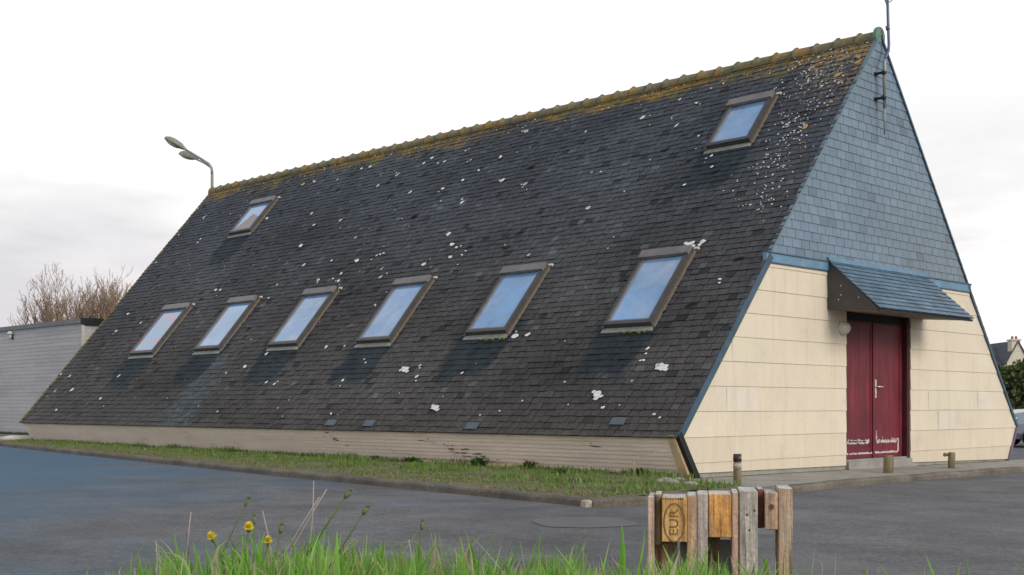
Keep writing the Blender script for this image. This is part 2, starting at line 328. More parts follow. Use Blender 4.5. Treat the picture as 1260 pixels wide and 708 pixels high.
so.rotation_euler = sd_.to_track_quat('Z', 'Y').to_euler()
vs = scene.view_settings; vs.view_transform = 'Standard'; vs.look = 'None'; vs.exposure = 0; vs.gamma = 1
# ------------------------------------------------------------------ ground, road, kerb, pavement
def sheet(xs, ys, zf, name, m):
    mb = MB(); vs = [(x, y, zf(x, y)) for y in ys for x in xs]; nx = len(xs)
    mb.mesh(vs, [(j * nx + i, j * nx + i + 1, (j + 1) * nx + i + 1, (j + 1) * nx + i) for j in range(len(ys) - 1) for i in range(nx - 1)])
    return struct(mb, name, m)
sheet([-900, -60, -25, 15, 60, 900], [-900, -60, -20, 8, 60, 1200], lambda x, y: gr(x, y) - .03, 'ground', 'ground')
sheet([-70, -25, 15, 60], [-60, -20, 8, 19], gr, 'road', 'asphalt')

KB = [(-42, -3.0), (-30, -4.35), (-18.2, -5.92), (-13.4, -6.62), (-8.56, -7.27), (-5.9, -7.62), (-3.35, -7.92), (-.05, -8.24), (1.2, -8.38), (1.5, -8.34), (1.63, -8.2), (1.67, -7.9), (1.66, -6.6), (1.62, -5.1), (1.5, -3.6), (1.40, -2.2), (1.38, -.3), (1.3, 2.2), (1.25, 5), (1.2, 9)]
def resample(pts, step):
    out = [V((*pts[0], 0))]
    for a, b in zip(pts, pts[1:]):
        a = V((*a, 0)); b = V((*b, 0)); n = max(1, int((b - a).length / step))
        for k in range(1, n + 1): out.append(a.lerp(b, k / n))
    return out
kp = resample(KB, .25)
kb = MB(); vs = []; prof = [(0, -.05), (.0, .055), (.015, .078), (.05, .086), (.13, .084), (.14, -.05)]
for i, p in enumerate(kp):
    t = (kp[min(i + 1, len(kp) - 1)] - kp[max(i - 1, 0)]).normalized(); n_ = V((-t.y, t.x, 0))   # towards building
    if n_.dot(V((-9, 0, 0)) - p) < 0 and p.x < 1: n_ = V((-t.y, t.x, 0))
    wob = .03 * fbm(p.x * 1.3, p.y * 1.3)
    for a, h in prof:
        q = p + n_ * (a + wob); vs.append((q.x, q.y, gr(p.x, p.y) + h + (.022 * fbm(p.x * 2, p.y * 2, 3) if h > 0 else 0)))
np_ = len(prof)
kb.mesh(vs, [(i * np_ + k, (i + 1) * np_ + k, (i + 1) * np_ + k + 1, i * np_ + k + 1) for i in range(len(kp) - 1) for k in range(np_ - 1)])
struct(kb, 'kerb', 'kerb')
def kerb_y(x):
    for a, b in zip(KB, KB[1:]):
        if a[0] <= x <= b[0]: return a[1] + (b[1] - a[1]) * (x - a[0]) / (b[0] - a[0])
    return KB[7][1]
def kerb_x(y):
    for a, b in zip(KB[11:], KB[12:]):
        if a[1] <= y <= b[1]: return a[0] + (b[0] - a[0]) * (y - a[1]) / (b[1] - a[1])
    return 1.66
# verge: strip of rough grass between the long wall and the kerb
def vz(x, y, yk):
    t = (y - yk) / max(.1, (-4.6 - yk)); return gr(x, yk) + .074 + (gz(x, -4.7) + .012 - gr(x, yk) - .074) * t + .022 * fbm(x * 1.1, y * 1.4) * min(1, 4 * t) * min(1, 4 * (1 - t))
mb = MB(); xs = [-19.3 + i * .2 for i in range(int((20.85) / .2) + 1)]; ny = 14; vs = []
def vedge(x): return kerb_y(x) + .10
for x in xs:
    yk = max(vedge(x), -8.3); yt = -4.6 if x < .1 else -5.62
    for k in range(ny + 1):
        y = yk + (yt - yk) * k / ny; vs.append((x, y, vz(x, y, yk)))
mb.mesh(vs, [(i * (ny + 1) + k, (i + 1) * (ny + 1) + k, (i + 1) * (ny + 1) + k + 1, i * (ny + 1) + k + 1) for i in range(len(xs) - 1) for k in range(ny)])
struct(mb, 'verge', 'verge')
# pavement apron in front of the gable
mb = MB(); ys = [-5.62 + .3 * i for i in range(50)]; vs = []
for y in ys:
    for k in range(5):
        x = -.02 + (kerb_x(y) - .11 + .02) * k / 4; vs.append((x, y, gz(0, y) - .012 - .004 * k / 4))
mb.mesh(vs, [(j * 5 + k, j * 5 + k + 1, (j + 1) * 5 + k + 1, (j + 1) * 5 + k) for j in range(len(ys) - 1) for k in range(4)])
struct(mb, 'pavement', 'conc')
# old tarmac pavement left of the hall, up to the flat-roofed wing
mb = MB(); vs = []; xs = [-42 + i for i in range(23)] + [-19.3]
for x in xs:
    a = kerb_y(x) + .1
    for k in range(6):
        y = a + (-2.5 - a) * k / 5; vs.append((x, y, gz(x, y) - .01 + .015 * fbm(x, y)))
mb.mesh(vs, [(i * 6 + k, (i + 1) * 6 + k, (i + 1) * 6 + k + 1, i * 6 + k + 1) for i in range(len(xs) - 1) for k in range(5)])
struct(mb, 'side_pavement', 'pave')
# worn lozenge patch in the road
mb = MB(); pp = []
for k in range(28):
    a = k / 28 * 2 * math.pi; rr = (abs(math.cos(a)) ** 1.5 + abs(math.sin(a)) ** 1.5) ** (-1 / 1.5) * (1 + .08 * fbm(math.cos(a) * 2, math.sin(a) * 2))
    x = 2.5 + .62 * rr * math.cos(a) * .75 - .25 * rr * math.sin(a) * .6; y = -9.62 + .62 * rr * math.sin(a) * .8 + .1 * rr * math.cos(a)
    pp.append((x, y, gr(x, y) + .004))
mb.face(pp); struct(mb, 'road_patch', 'patch')

# ------------------------------------------------------------------ the hall
LEN, HE, HR, WE, WB = 19.058, .541, 6.56, 5.0715, 4.717
SL = math.hypot(WE, HR - HE); UP = V((0, WE, HR - HE)) / SL; NR = V((0, -(HR - HE), WE)) / SL; EX = V((1, 0, 0))
hall = empty('slate_roofed_hall', (0, 0, 0), 'long hall with steep dark slate roof, skylights, cream gable and maroon door', 'building')
def oy(z): return WB + (WE - WB) * z / HE if z < HE else WE * (HR - z) / (HR - HE)
# core shell
mb = MB(); i_ = .03
prof = [(-WB + .06, -.12), (-WE + .07, HE), (0, HR - .07), (WE - .07, HE), (WB - .06, -.12)]
A = [(-.12, y, z) for y, z in prof]; B = [(-LEN + .05, y, z) for y, z in prof]
mb.mesh(A + B, [(0, 1, 2, 3, 4)[::-1], (5, 6, 7, 8, 9)] + [(k, (k + 1) % 5, 5 + (k + 1) % 5, 5 + k) for k in range(5)])
mb.build('wall', 'wall', hall)

SKY = [(-15.57, 1.04, 1.90, 3.34), (-12.86, .97, 1.91, 3.33), (-10.15, .96, 1.90, 3.33), (-7.40, .93, 1.86, 3.33), (-4.62, .93, 1.90, 3.32), (-1.745, .87, 1.88, 3.33), (-15.47, .93, 5.71, 6.80), (-1.765, .81, 5.69, 6.76)]
def slatecol(x, s, row):
    n = fbm(x * .35, s * .5, 1.0); n2 = fbm(x * 1.3, s * 1.3, 5.0)
    up = sst(1, 6.5, s)
    c = V((.066, .061, .060)).lerp(V((.055, .063, .076)), up)
    c *= 1 + .35 * n + .22 * n2
    k = R.random()
    c *= R.uniform(.87, 1.13)
    if k < .03: c *= .45
    elif k > .975: c *= 1.5
    # paler wash low on the far part, browner eaves
    c = c.lerp(V((.075, .082, .088)), .5 * sst(1.2, .2, s) * sst(-16.5, -14, x) * sst(-11.5, -13, x))
    c = c.lerp(V((.075, .066, .052)), .3 * sst(.9, 0, s))
    if -12.6 < x < -11.2 and s < 1.7: c = c.lerp(V((.085, .11, .125)) * R.uniform(.7, 1.3), .55 * sst(.9, .1, abs(x + 11.95 + .25 * s)))
    return (c.x, c.y, c.z)
def slatemask(x, s):
    st = 0
    for cx, ww, s0, s1 in SKY:
        d = s0 - s
        if -.3 < d < 1.7 and abs(x - cx) < 1.4:
            edge = .5 * ww + .06 + .10 * fbm(s * 3, cx) - .10 * max(d, 0)
            st = max(st, sst(edge + .12, edge - .06, abs(x - cx + .13 * d)) * sst(1.15 + .4 * fbm(x * 4, cx), .55, d) * (.95 if d > -.05 else .6))
    dr = SL - s
    m_ = sst(.75, .08, dr + .32 * fbm(x * .9, s * 2, 9)) * .78
    m_ = max(m_, sst(-6, -1, x) * sst(1.1, .15, dr) * .66)
    m_ = max(m_, sst(-LEN + .22, -LEN, x) * .9, sst(-.45, -.05, x) * sst(2.6, .2, dr) * .62)
    k = sst(2.3, .3, abs(x + .3) + .12 * dr + .3 * fbm(x * 2, s)) * sst(4.4, .6, dr) * .58
    k = max(k, sst(.6, .1, dr) * .45)
    return (m_, k, st)
mb = MB(); O = V((0, -WE, HE))
reg = [(-LEN, -.06), (.03, -.06), (.03, SL - .03), (-LEN, SL - .03)]
courses(mb, O, EX, UP, NR, reg, .1125, .155, .016, .006, slatecol, gap=.009, jit=.009, rag=.009, wjit=.22, maskf=slatemask)
def blob(x, s, rx, ry, h=.0325, mi=1, n=8, rot=0):
    ph = R.random() * 7; pts = []
    for k in range(n):
        a = 2 * math.pi * k / n; r_ = 1 + R.uniform(-.28, .28)
        u_, v_ = math.cos(a) * rx * r_, math.sin(a) * ry * r_
        u_, v_ = u_ * math.cos(rot) - v_ * math.sin(rot), u_ * math.sin(rot) + v_ * math.cos(rot)
        pts.append(O + EX * (x + u_) + UP * (s + v_) + NR * h)
    mb.face(pts, mi)
SPOTS = [(-18.13, 6.68, 1), (-14.32, 7.2, 1), (-13.89, 7.2, 1), (-12.9, 5.98, 1), (-12.43, 5.55, 1), (-11.5, 5.55, 1), (-11.03, 6.53, 1), (-10.59, 6.78, 1.3), (-9.63, 6.07, 1), (-10.43, 4.88, 0.7), (-12.33, 4.9, 1.4), (-10.68, 4.26, 0.8), (-9.77, 4.15, 1.3), (-11.61, 4.24, 1), (-10.0, 3.82, 1), (-10.65, 3.71, 1.3), (-10.16, 3.7, 0.7), (-9.91, 3.61, 1), (-12.09, 3.72, 0.7), (-12.04, 3.34, 0.7), (-14.54, 3.8, 1.2), (-14.34, 3.78, 1), (-9.22, 4.22, 0.6), (-9.13, 4.24, 0.7), (-9.05, 4.27, 0.7), (-8.73, 3.81, 0.8), (-8.59, 3.58, 0.9), (-12.23, 7.31, 1), (-11.93, 7.31, 1), (-14.78, 6.12, 1.2), (-12.91, 7.07, 0.6), (-10.59, 6.78, 1), (-9.65, 6.08, 0.8), (-9.9, 7.0, 0.9), (-9.74, 7.12, 1.2), (-9.39, 6.89, 0.7), (-9.2, 6.9, 0.8), (-8.12, 6.14, 1), (-8.59, 5.99, 1), (-8.35, 5.59, 0.6), (-7.65, 5.44, 1.1), (-7.72, 5.53, 0.6), (-7.41, 6.65, 1), (-7.82, 6.36, 0.8), (-7.17, 7.34, 1.3), (-6.87, 5.9, 1.3), (-6.13, 5.65, 1.1), (-7.4, 4.55, 1.3), (-7.08, 4.24, 1.3), (-6.9, 4.14, 0.8), (-6.89, 3.9, 1.1), (-6.6, 3.92, 0.6), (-7.52, 3.79, 1.1), (-4.08, 4.69, 1.1), (-5.39, 6.9, 0.6), (-4.82, 3.69, 0.7), (-8.72, 7.12, 0.6), (-4.55, 5.65, 0.6), (-8.32, 6.76, 0.5), (-4.12, 6.96, 1.2), (-7.18, 7.34, 1.2), (-3.18, 6.52, 0.8), (-6.12, 5.65, 1), (-4.08, 4.69, 1), (-1.46, 3.5, 1.5), (-1.27, 3.46, 0.8), (-1.24, 3.52, 1.1), (-2.01, 5.52, 0.7), (-1.87, 5.24, 0.6), (-3.47, 7.27, 0.6), (-3.03, 7.06, 0.6), (-2.88, 7.39, 0.5), (-4.33, 5.62, 0.5), (-4.55, 5.65, 0.6), (-2.23, 4.9, 0.6), (-2.53, 6.11, 0.6), (-11.62, 4.25, 1), (-12.02, 3.33, 0.6), (-10.65, 3.71, 1.1), (-8.73, 3.81, 0.9), (-8.12, 2.81, 0.6), (-8.75, 1.84, 0.9), (-8.2, 1.83, 0.6), (-7.26, 1.4, 0.6), (-6.08, 1.22, 1.9), (-5.66, 1.05, 1), (-5.76, 1.29, 0.7), (-4.63, 1.1, 0.7), (-7.56, 1.01, 0.8), (-9.86, 1.01, 0.8), (-9.56, 0.96, 0.8), (-4.75, 0.41, 1.8), (-7.25, 0.27, 0.7), (-6.18, 1.2, 0.7), (-10.56, 1.74, 1), (-17.96, 3.32, 1.2), (-16.9, 2.96, 1), (-17.83, 2.75, 1.2), (-18.89, 1.42, 0.9), (-18.33, 1.35, 1), (-18.46, 0.9, 1), (-17.63, 0.92, 1.4), (-17.6, 0.32, 1), (-15.89, 0.65, 1.2), (-15.88, 1.3, 1.1), (-11.0, 1.43, 1.1), (-11.51, 1.28, 0.7), (-10.79, 0.3, 0.6), (-3.95, 1.84, 1.4), (-3.69, 1.85, 1), (-1.18, 1.46, 0.7), (-1.14, 1.24, 0.6), (-0.77, 1.11, 2), (-1.64, 0.66, 1.6), (-1.61, 0.57, 1), (-1.4, 0.41, 0.7), (-0.48, 0.3, 0.6), (-0.57, 2.7, 0.6), (-4.82, 3.7, 0.6), (-18.14, 6.68, 1.1), (-17.33, 5.79, 0.8), (-17.33, 5.67, 0.8), (-18.91, 7.13, 0.7), (-18.75, 5.15, 0.8), (-18.76, 6.14, 0.7)]
HOLES = [(-10.27, 6.09), (-9.24, 3.21), (-8.89, 5.25), (-12.56, 6.69), (-14.02, 4.96), (-10.75, 6.57), (-6.53, 4.1), (-6.3, 6.14), (-8.88, 5.24), (-5.49, 3.96), (-1.75, 5.11), (-3.1, 5.91), (-6.28, 6.13), (-2.43, 5.5), (-14.91, 3.55), (-14.71, 1.66), (-11.91, 2.47), (-0.83, 2.25), (-0.44, 3.08), (-1.3, 2.13)]
for x, s, k in SPOTS:
    blob(x, s, .048 * k, .032 * k, rot=R.uniform(-.5, .9), n=10)
    if k > 1.4: blob(x + .09, s - .05, .04, .03); blob(x - .08, s + .03, .035, .03)
    elif R.random() < .3: blob(x + R.uniform(-.12, .12), s + R.uniform(-.1, .1), .022, .016)
for x, s in HOLES: blob(x, s, .09, .03, h=.031, mi=3, rot=.25)
for _ in range(330):     # crusts crowding the corner near the gable, below the ridge
    t = R.random(); s = SL - .25 - 3.6 * t ** 1.25; x = -.12 - abs(R.gauss(0, .42)) - .9 * R.random() * (1 - .7 * t)
    if x < -LEN or (x < -1.3 and s < 6.9 and s > 5.5): continue
    k = R.uniform(.22, .58) ; blob(x, s, .034 * k, .024 * k, mi=1 if R.random() < .85 else 2, rot=R.uniform(0, 3), n=7)
for _ in range(6):
    s = SL - .3 - 2.2 * R.random() ** 1.4; x = -.1 - abs(R.gauss(0, .38)); blob(x, s, R.uniform(.03, .07), R.uniform(.02, .045), h=.0322, mi=2, rot=R.uniform(0, 3), n=10)
for _ in range(200):     # crusts along the ridge
    x = R.uniform(-LEN, 0); s = SL - .1 - abs(R.gauss(0, .24)); k = R.uniform(.3, .65)
    blob(x, s, .035 * k, .024 * k, mi=2 if R.random() < .72 else 1, rot=R.uniform(0, 3), n=7)
for _ in range(130):
    x = R.uniform(-LEN, -.2); s = R.uniform(.2, SL - .3); k = R.uniform(.25, .6); blob(x, s, .036 * k, .026 * k, n=6)
for x, s in ((-7.09, .09), (-6.09, .09), (-3.7, .07), (-1.02, .19)):    # replaced slates
    mb.box((x - .12, s - .07, .026), (x + .12, s + .05, .036), 4, T=lambda p: O + EX * p.x + UP * p.y + NR * p.z)
mb.build('roof_slope', ['slate', 'white', 'ochre', 'hole', 'newslate'], hall)
mb = MB(); UP2 = V((0, -WE, HR - HE)) / SL; NR2 = V((0, HR - HE, WE)) / SL
courses(mb, V((0, WE, HE)), EX, UP2, NR2, reg, .225, .42, .03, .01, slatecol, gap=.006)
mb.build('roof_slope', ['slate'], hall)
# ridge tiles
mb = MB(); n = 51; p_ = LEN / n
for i in range(n):
    x1 = -.02 - i * p_; x0 = x1 - p_; ph = R.uniform(-.004, .008)
    rs = [(x0, .100), (x0 + .035, .108), (x0 + .05, .124), (x0 + .085, .126), (x0 + .10, .112), (x1 + .01, .106)]
    vs = []
    for x, r_ in rs:
        for k in range(11):
            a = math.pi * (-.12 + 1.24 * k / 10); vs.append((x, math.cos(a) * r_ * 1.05, HR - .045 + ph + math.sin(a) * r_))
    mb.mesh(vs, [(j * 11 + k, j * 11 + k + 1, (j + 1) * 11 + k + 1, (j + 1) * 11 + k) for j in range(5) for k in range(10)], smooth=True)
    mb.ball((x0 + .068, 0, HR + .076 + ph), .045, .035, .024, 8, 5)
mb.build('ridge_tiles', 'ridge', hall)
mb = MB(); pts = []
for k in range(13):
    a = math.pi * (-.18 + 1.36 * k / 12); pts.append((-.03, math.cos(a) * .145, HR - .03 + math.sin(a) * .15))
mb.prism(pts, (.05, 0, 0)); mb.build('ridge_end_cap', 'ridgeend', hall)

# gable: slates above, cream panels below, zinc band between
ZJ0, ZJ1 = 2.84, 2.965
def gcol(u, v, row):
    c = V((.152, .212, .280)) * (1 + .22 * fbm(u * .6, v * .6)) * R.uniform(.93, 1.07)
    c = c.lerp(V((.172, .207, .235)), .6 * sst(5.6, 3.0, v) * sst(-1.5, 2, u))
    if R.random() < .04: c *= .8
    return (c.x, c.y, c.z)
mb = MB(); yj = oy(ZJ1)
courses(mb, V((.0, 0, 0)), V((0, 1, 0)), V((0, 0, 1)), EX, [(-yj, ZJ1), (yj, ZJ1), (.015, HR - .02), (-.015, HR - .02)], 0.128, .222, .014, .005, gcol, gap=.007, v0=ZJ1, jit=.002, wjit=.05)
mb.prism([(-.11, -yj, ZJ1), (-.11, yj, ZJ1), (-.11, 0, HR - .02)], (.11, 0, 0), 1)
mb.build('gable_slates', ['gslate', 'black'], hall)
def ccol(u, v, row):
    c = V((.67, .59, .475)) * (1 + .04 * fbm(u, v)) * R.uniform(.975, 1.02)
    c = c.lerp(V((.54, .47, .36)), sst(.7, 0, v) * .45)
    return (c.x, c.y, c.z)
mb = MB(); PZ0, PP = -.115, .3245
for reg_ in ([(-oy(.02), .05), (-.99, .02), (-.99, ZJ0 - .004), (-oy(ZJ0), ZJ0 - .004), (-WE, HE)], [(1.0, .0), (WB, -.06), (WE, HE), (oy(ZJ0), ZJ0 - .004), (1.0, ZJ0 - .004)], [(-.985, 2.34), (.995, 2.34), (.995, ZJ0 - .004), (-.985, ZJ0 - .004)]):
    courses(mb, V((-.02, 0, 0)), V((0, 1, 0)), V((0, 0, 1)), EX, reg_, PP, 1.22, .030, .020, ccol, gap=.0015, v0=-.147, stag=0, wjit=0)
# replaced paler panels
for y0, y1, z0 in ((-4.02, -3.32, .825), (1.95, 2.55, .50), (3.45, 3.95, .825), (1.6, 3.1, .83), (-3.9, -3.3, 1.475)):
    f = .68 if z0 != .83 and z0 != 1.475 else .66
    mb.box((.0, y0, z0 + .006), (.0118, y1, z0 + PP - .02), 0, (f, f * .91, f * .78 if f > .67 else f * .72))
mb.prism([(-.12, -oy(0) + .05, -.1), (-.12, -.99, -.1), (-.12, -.99, ZJ0), (-.12, -oy(ZJ0) + .02, ZJ0), (-.12, -WE + .03, HE)], (.099, 0, 0), 1)
mb.prism([(-.12, 1.0, -.1), (-.12, WB - .05, -.1), (-.12, WE - .03, HE), (-.12, oy(ZJ0) - .02, ZJ0), (-.12, 1.0, ZJ0)], (.099, 0, 0), 1)
mb.prism([(-.12, -.99, 2.34), (-.12, 1.0, 2.34), (-.12, 1.0, ZJ0), (-.12, -.99, ZJ0)], (.099, 0, 0), 1)
mb.build('cladding', ['cream', 'black'], hall)
mb = MB(); mb.box((-.05, -WB + .06, -.2), (-.016, WB - .1, .06)); mb.build('plinth', 'conc', hall)
for ya, yb in ((-oy(ZJ0), -1.53), (1.5, oy(ZJ0))):
    mb = MB(); mb.box((-.03, ya, ZJ0), (.03, yb, ZJ1 - .003)); mb.box((.0, ya, ZJ1 - .004), (.045, yb, ZJ1 + .012), 1); mb.box((-.01, ya + .02, ZJ0 - .014), (.031, yb - .001, ZJ0 + .001), 1)
    mb.build('flashing_band', ['band', 'trim'], hall)
# edge trims of the gable
def trim(name, a, b, wd, side, m, t=.035, x0=-.03):
    mb = MB(); a = V((0, *a)); b = V((0, *b)); d = (b - a).normalized(); nn = V((0, d.z, -d.y)) * side
    q = [a, b, b + nn * wd, a + nn * wd]
    mb.prism([p + V((x0, 0, 0)) for p in q], (t - x0, 0, 0)); mb.build(name, m, hall)
trim('rake_trim', (-WE - .02, HE - .01), (-oy(ZJ1) - .02, ZJ1), .105, 1, 'trimgrad' if 'trimgrad' in M else 'trim')
trim('rake_trim', (WE + .02, HE - .01), (oy(ZJ1) + .02, ZJ1), .05, -1, 'trim')
trim('rake_trim', (-oy(ZJ1) - .0, ZJ1 + .02), (-.05, HR - .03), .03, 1, 'gslatetrim')
trim('rake_trim', (oy(ZJ1) + .0, ZJ1 + .02), (.05, HR - .03), .035, -1, 'trim')
trim('base_trim', (-WB + .02, -.06), (-WE - .02, HE - .01), .085, 1, 'black', .04)
trim('base_trim', (WB - .02, -.1), (WE + .02, HE - .01), .04, -1, 'purple', .04)
# low leaning wall under the eaves
NW = V((0, -HE, -(WE - WB))).normalized(); UW = V((0, -(WE - WB), HE)).normalized(); WH = math.hypot(WE - WB, HE)
def scol(u, v, row):
    c = V((.90, .77, .68)) * R.uniform(.97, 1.03) * (1 + .05 * fbm(u * .5, v))
    c = c.lerp(V((.80, .70, .63)), .6 * sst(-5, -14, u))
    return (c.x, c.y, c.z)
mb = MB()
courses(mb, V((0, -WB + .0, 0)), EX, UW, NW, [(-LEN, -.09), (-.0, -.09), (-.0, WH), (-LEN, WH)], .068, .6, .013, .002, scol, gap=.0, wjit=0, stag=0)
for cx, v0, n_, sp in ((-4.35, .33, 26, .42), (-3.75, .16, 16, .3), (-7.1, .42, 9, .12), (-1.5, .45, 3, .1), (-2.9, .12, 6, .3)):
    for _ in range(n_):      # rotten and stained bits of board
        u_ = cx + R.gauss(0, sp); v_ = min(max(v0 - (u_ - cx) * .25 + R.gauss(0, .05), .03), WH - .03); q_ = V((u_, -WB, 0)) + UW * v_ + NW * .0195; a_, b_ = R.uniform(.01, .09), R.uniform(.003, .011)
        mb.face([q_ + EX * a_ * math.cos(t_ * .9) * R.uniform(.7, 1.2) + UW * b_ * math.sin(t_ * .9) * R.uniform(.7, 1.2) for t_ in range(7)], 0, (.06, .05, .04))
mb.build('siding', ['siding'], hall)
mb = MB(); mb.box((-11.2, -WB - .04, -.1), (-.15, -WB + .02, .075)); mb.box((-LEN, -WB - .04, -.02), (-11.3, -WB + .02, .13)); mb.build('skirting_board', 'wood_trim', hall)
mb = MB(); S1 = V((0, -WB - .03, -.06)); S2 = V((0, -WE - .03, HE - .01))
mb.prism([S1 + V((-.16, -.012, 0)), S1 + V((-.02, -.012, 0)), S2 + V((-.02, -.012, 0)), S2 + V((-.13, -.012, 0))], (0, .05, 0)); mb.build('corner_board', 'wood_trim', hall)
mb = MB(); mb.box((-LEN, -WE - .03, HE - .035), (-.02, -WE + .05, HE - .012)); mb.build('eaves_board', 'conc', hall)

# canopy over the door
CA, CB = -1.53, 1.42; CT, CO, CW, CX = 3.0, 2.225, 2.285, .80
mb = MB(); mb.prism([(0, CA, CW), (CX, CA, CO), (CX, CA, CO + .03), (0, CA, CT)], (0, .05, 0), 0, (.05, .046, .045))
mb.prism([(0, CB - .06, CW), (CX, CB - .06, CO), (CX, CB - .06, CO + .03), (0, CB - .06, CT)], (0, .05, 0), 0, (.05, .046, .045))
for _ in range(9):
    a, b = R.uniform(.1, .5), R.uniform(2.36, 2.7)
    if b < CT - .9 * a - .1: mb.box((a, CA - .004, b), (a + .015, CA - .001, b + .012), 1)
canopy = mb.build('canopy', ['cslate', 'white'], hall)
mb = MB(); dC = V((CX + .03, 0, CO + .03 - CT)); lC = dC.length; uC = -dC / lC; nC = V((-uC.z, 0, uC.x)); nC = -nC if nC.z < 0 else nC
def kcol(u, v, row):
    c = V((.095, .155, .215)) * R.uniform(.8, 1.2) * (1 + .25 * fbm(u * 1.5, v * 2)); return (c.x, c.y, c.z)
courses(mb, V((0, 0, CT)) + dC, V((0, 1, 0)), uC, nC, [(CA - .02, 0), (CB + .02, 0), (CB + .02, lC), (CA - .02, lC)], .1, .2, .02, .006, kcol, gap=.005, rag=.003, jit=.003)
mb.build('slates', 'cslate', canopy)
mb = MB(); mb.prism([(0, CA + .05, CW), (0, CA + .05, CW + .02), (CX, CA + .05, CO + .02), (CX, CA + .05, CO)], (0, CB - CA - .11, 0)); mb.build('soffit', 'wood_soffit', canopy)
mb = MB(); mb.box((CX - .0, CA - .01, CO - .012), (CX + .022, CB + .01, CO + .022)); mb.build('fascia', 'black', canopy)
mb = MB(); mb.box((.0, CA - .03, CT - .01), (.05, CB + .03, CT + .03)); mb.box((.045, CA - .02, CT - .035), (.075, CB + .02, CT - .012)); mb.build('flashing', 'band', canopy)

# door
XD = -.115
door = None; mb = MB()
mb.box((-.20, -.99, .03), (-.02, -.935, 2.34)); mb.box((-.20, .93, .0), (-.02, 1.0, 2.34)); mb.box((-.20, -.935, 2.17), (-.10, .93, 2.34), 1); mb.box((-.2, -.94, -.1), (-.125, .94, 2.3), 1)
door = mb.build('door_frame', ['doorframe', 'black'], hall)
for k, (a, b) in enumerate(((-.93, .0), (.005, .925))):
    mb = MB(); z0, z1 = .10, 2.165
    mb.box((XD - .03, a, z0), (XD, b, z1))
    for (c, d_) in ((a + .004, a + .085), (b - .085, b - .004)): mb.box((XD, c, z0 + .005), (XD + .012, d_, z1 - .005))
    mb.box((XD, a + .085, z1 - .12), (XD + .010, b - .085, z1 - .006)); mb.box((XD, a + .085, z0 + .006), (XD + .010, b - .085, z0 + .16))
    n = 7; wv = (b - a - .17) / n
    for q in range(n): mb.box((XD, a + .0845 + q * wv, z0 + .161), (XD + .0035, a + .083 + (q + 1) * wv, z1 - .121))
    if k == 0: mb.box((XD + .012, b - .03, z0), (XD + .03, b + .022, z1))
    # bare primer where the paint has peeled
    def streak(y0, y1, z, h, amp=.02, n=34):
        amp *= .7
        for i in range(n):
            ya = y0 + (y1 - y0) * i / n; yb = y0 + (y1 - y0) * (i + 1) / n
            if R.random() < .12 and h > .02: continue
            hh = h * R.uniform(.5, 1.2); zz = z + amp * R.uniform(-.5, .5)
            mb.box((XD + .0125, ya, zz), (XD + .0145, yb + .004, zz + hh), 1)
    if k == 0:
        streak(-.78, -.13, .325, .055, .03); streak(-.74, -.2, .345, .03, .02); streak(-.78, -.02, .165, .026, .006)
    else:
        streak(.06, .82, .165, .03, .006); streak(.10, .74, .325, .05, .02); streak(.77, .81, .18, .20, .02, 3); streak(.085, .1, .36, .13, .02, 2); streak(.1, .12, .34, .08, .02, 2); streak(.29, .30, .36, .06, .02, 2); streak(.5, .78, .36, .025, .03, 12)
    lf = mb.build('door_leaf', ['door', 'peel'], door)
    if k == 1: leafR = lf
mb = MB(); mb.box((XD + .013, .045, 1.02), (XD + .021, .09, 1.30)); mb.tube([(XD + .02, .067, 1.19), (XD + .065, .067, 1.19), (XD + .065, .21, 1.19)], .012, 8); mb.ball((XD + .024, .067, 1.08), .008, .014, .014, 8, 5)
hd = mb.build('door_handle', 'brass', door)
mb = MB(); mb.box((-.13, -.98, -.1), (.04, .99, .075)); mb.box((-.1, -.93, .075), (-.02, .92, .098), 0); mb.build('threshold', 'conc', hall)

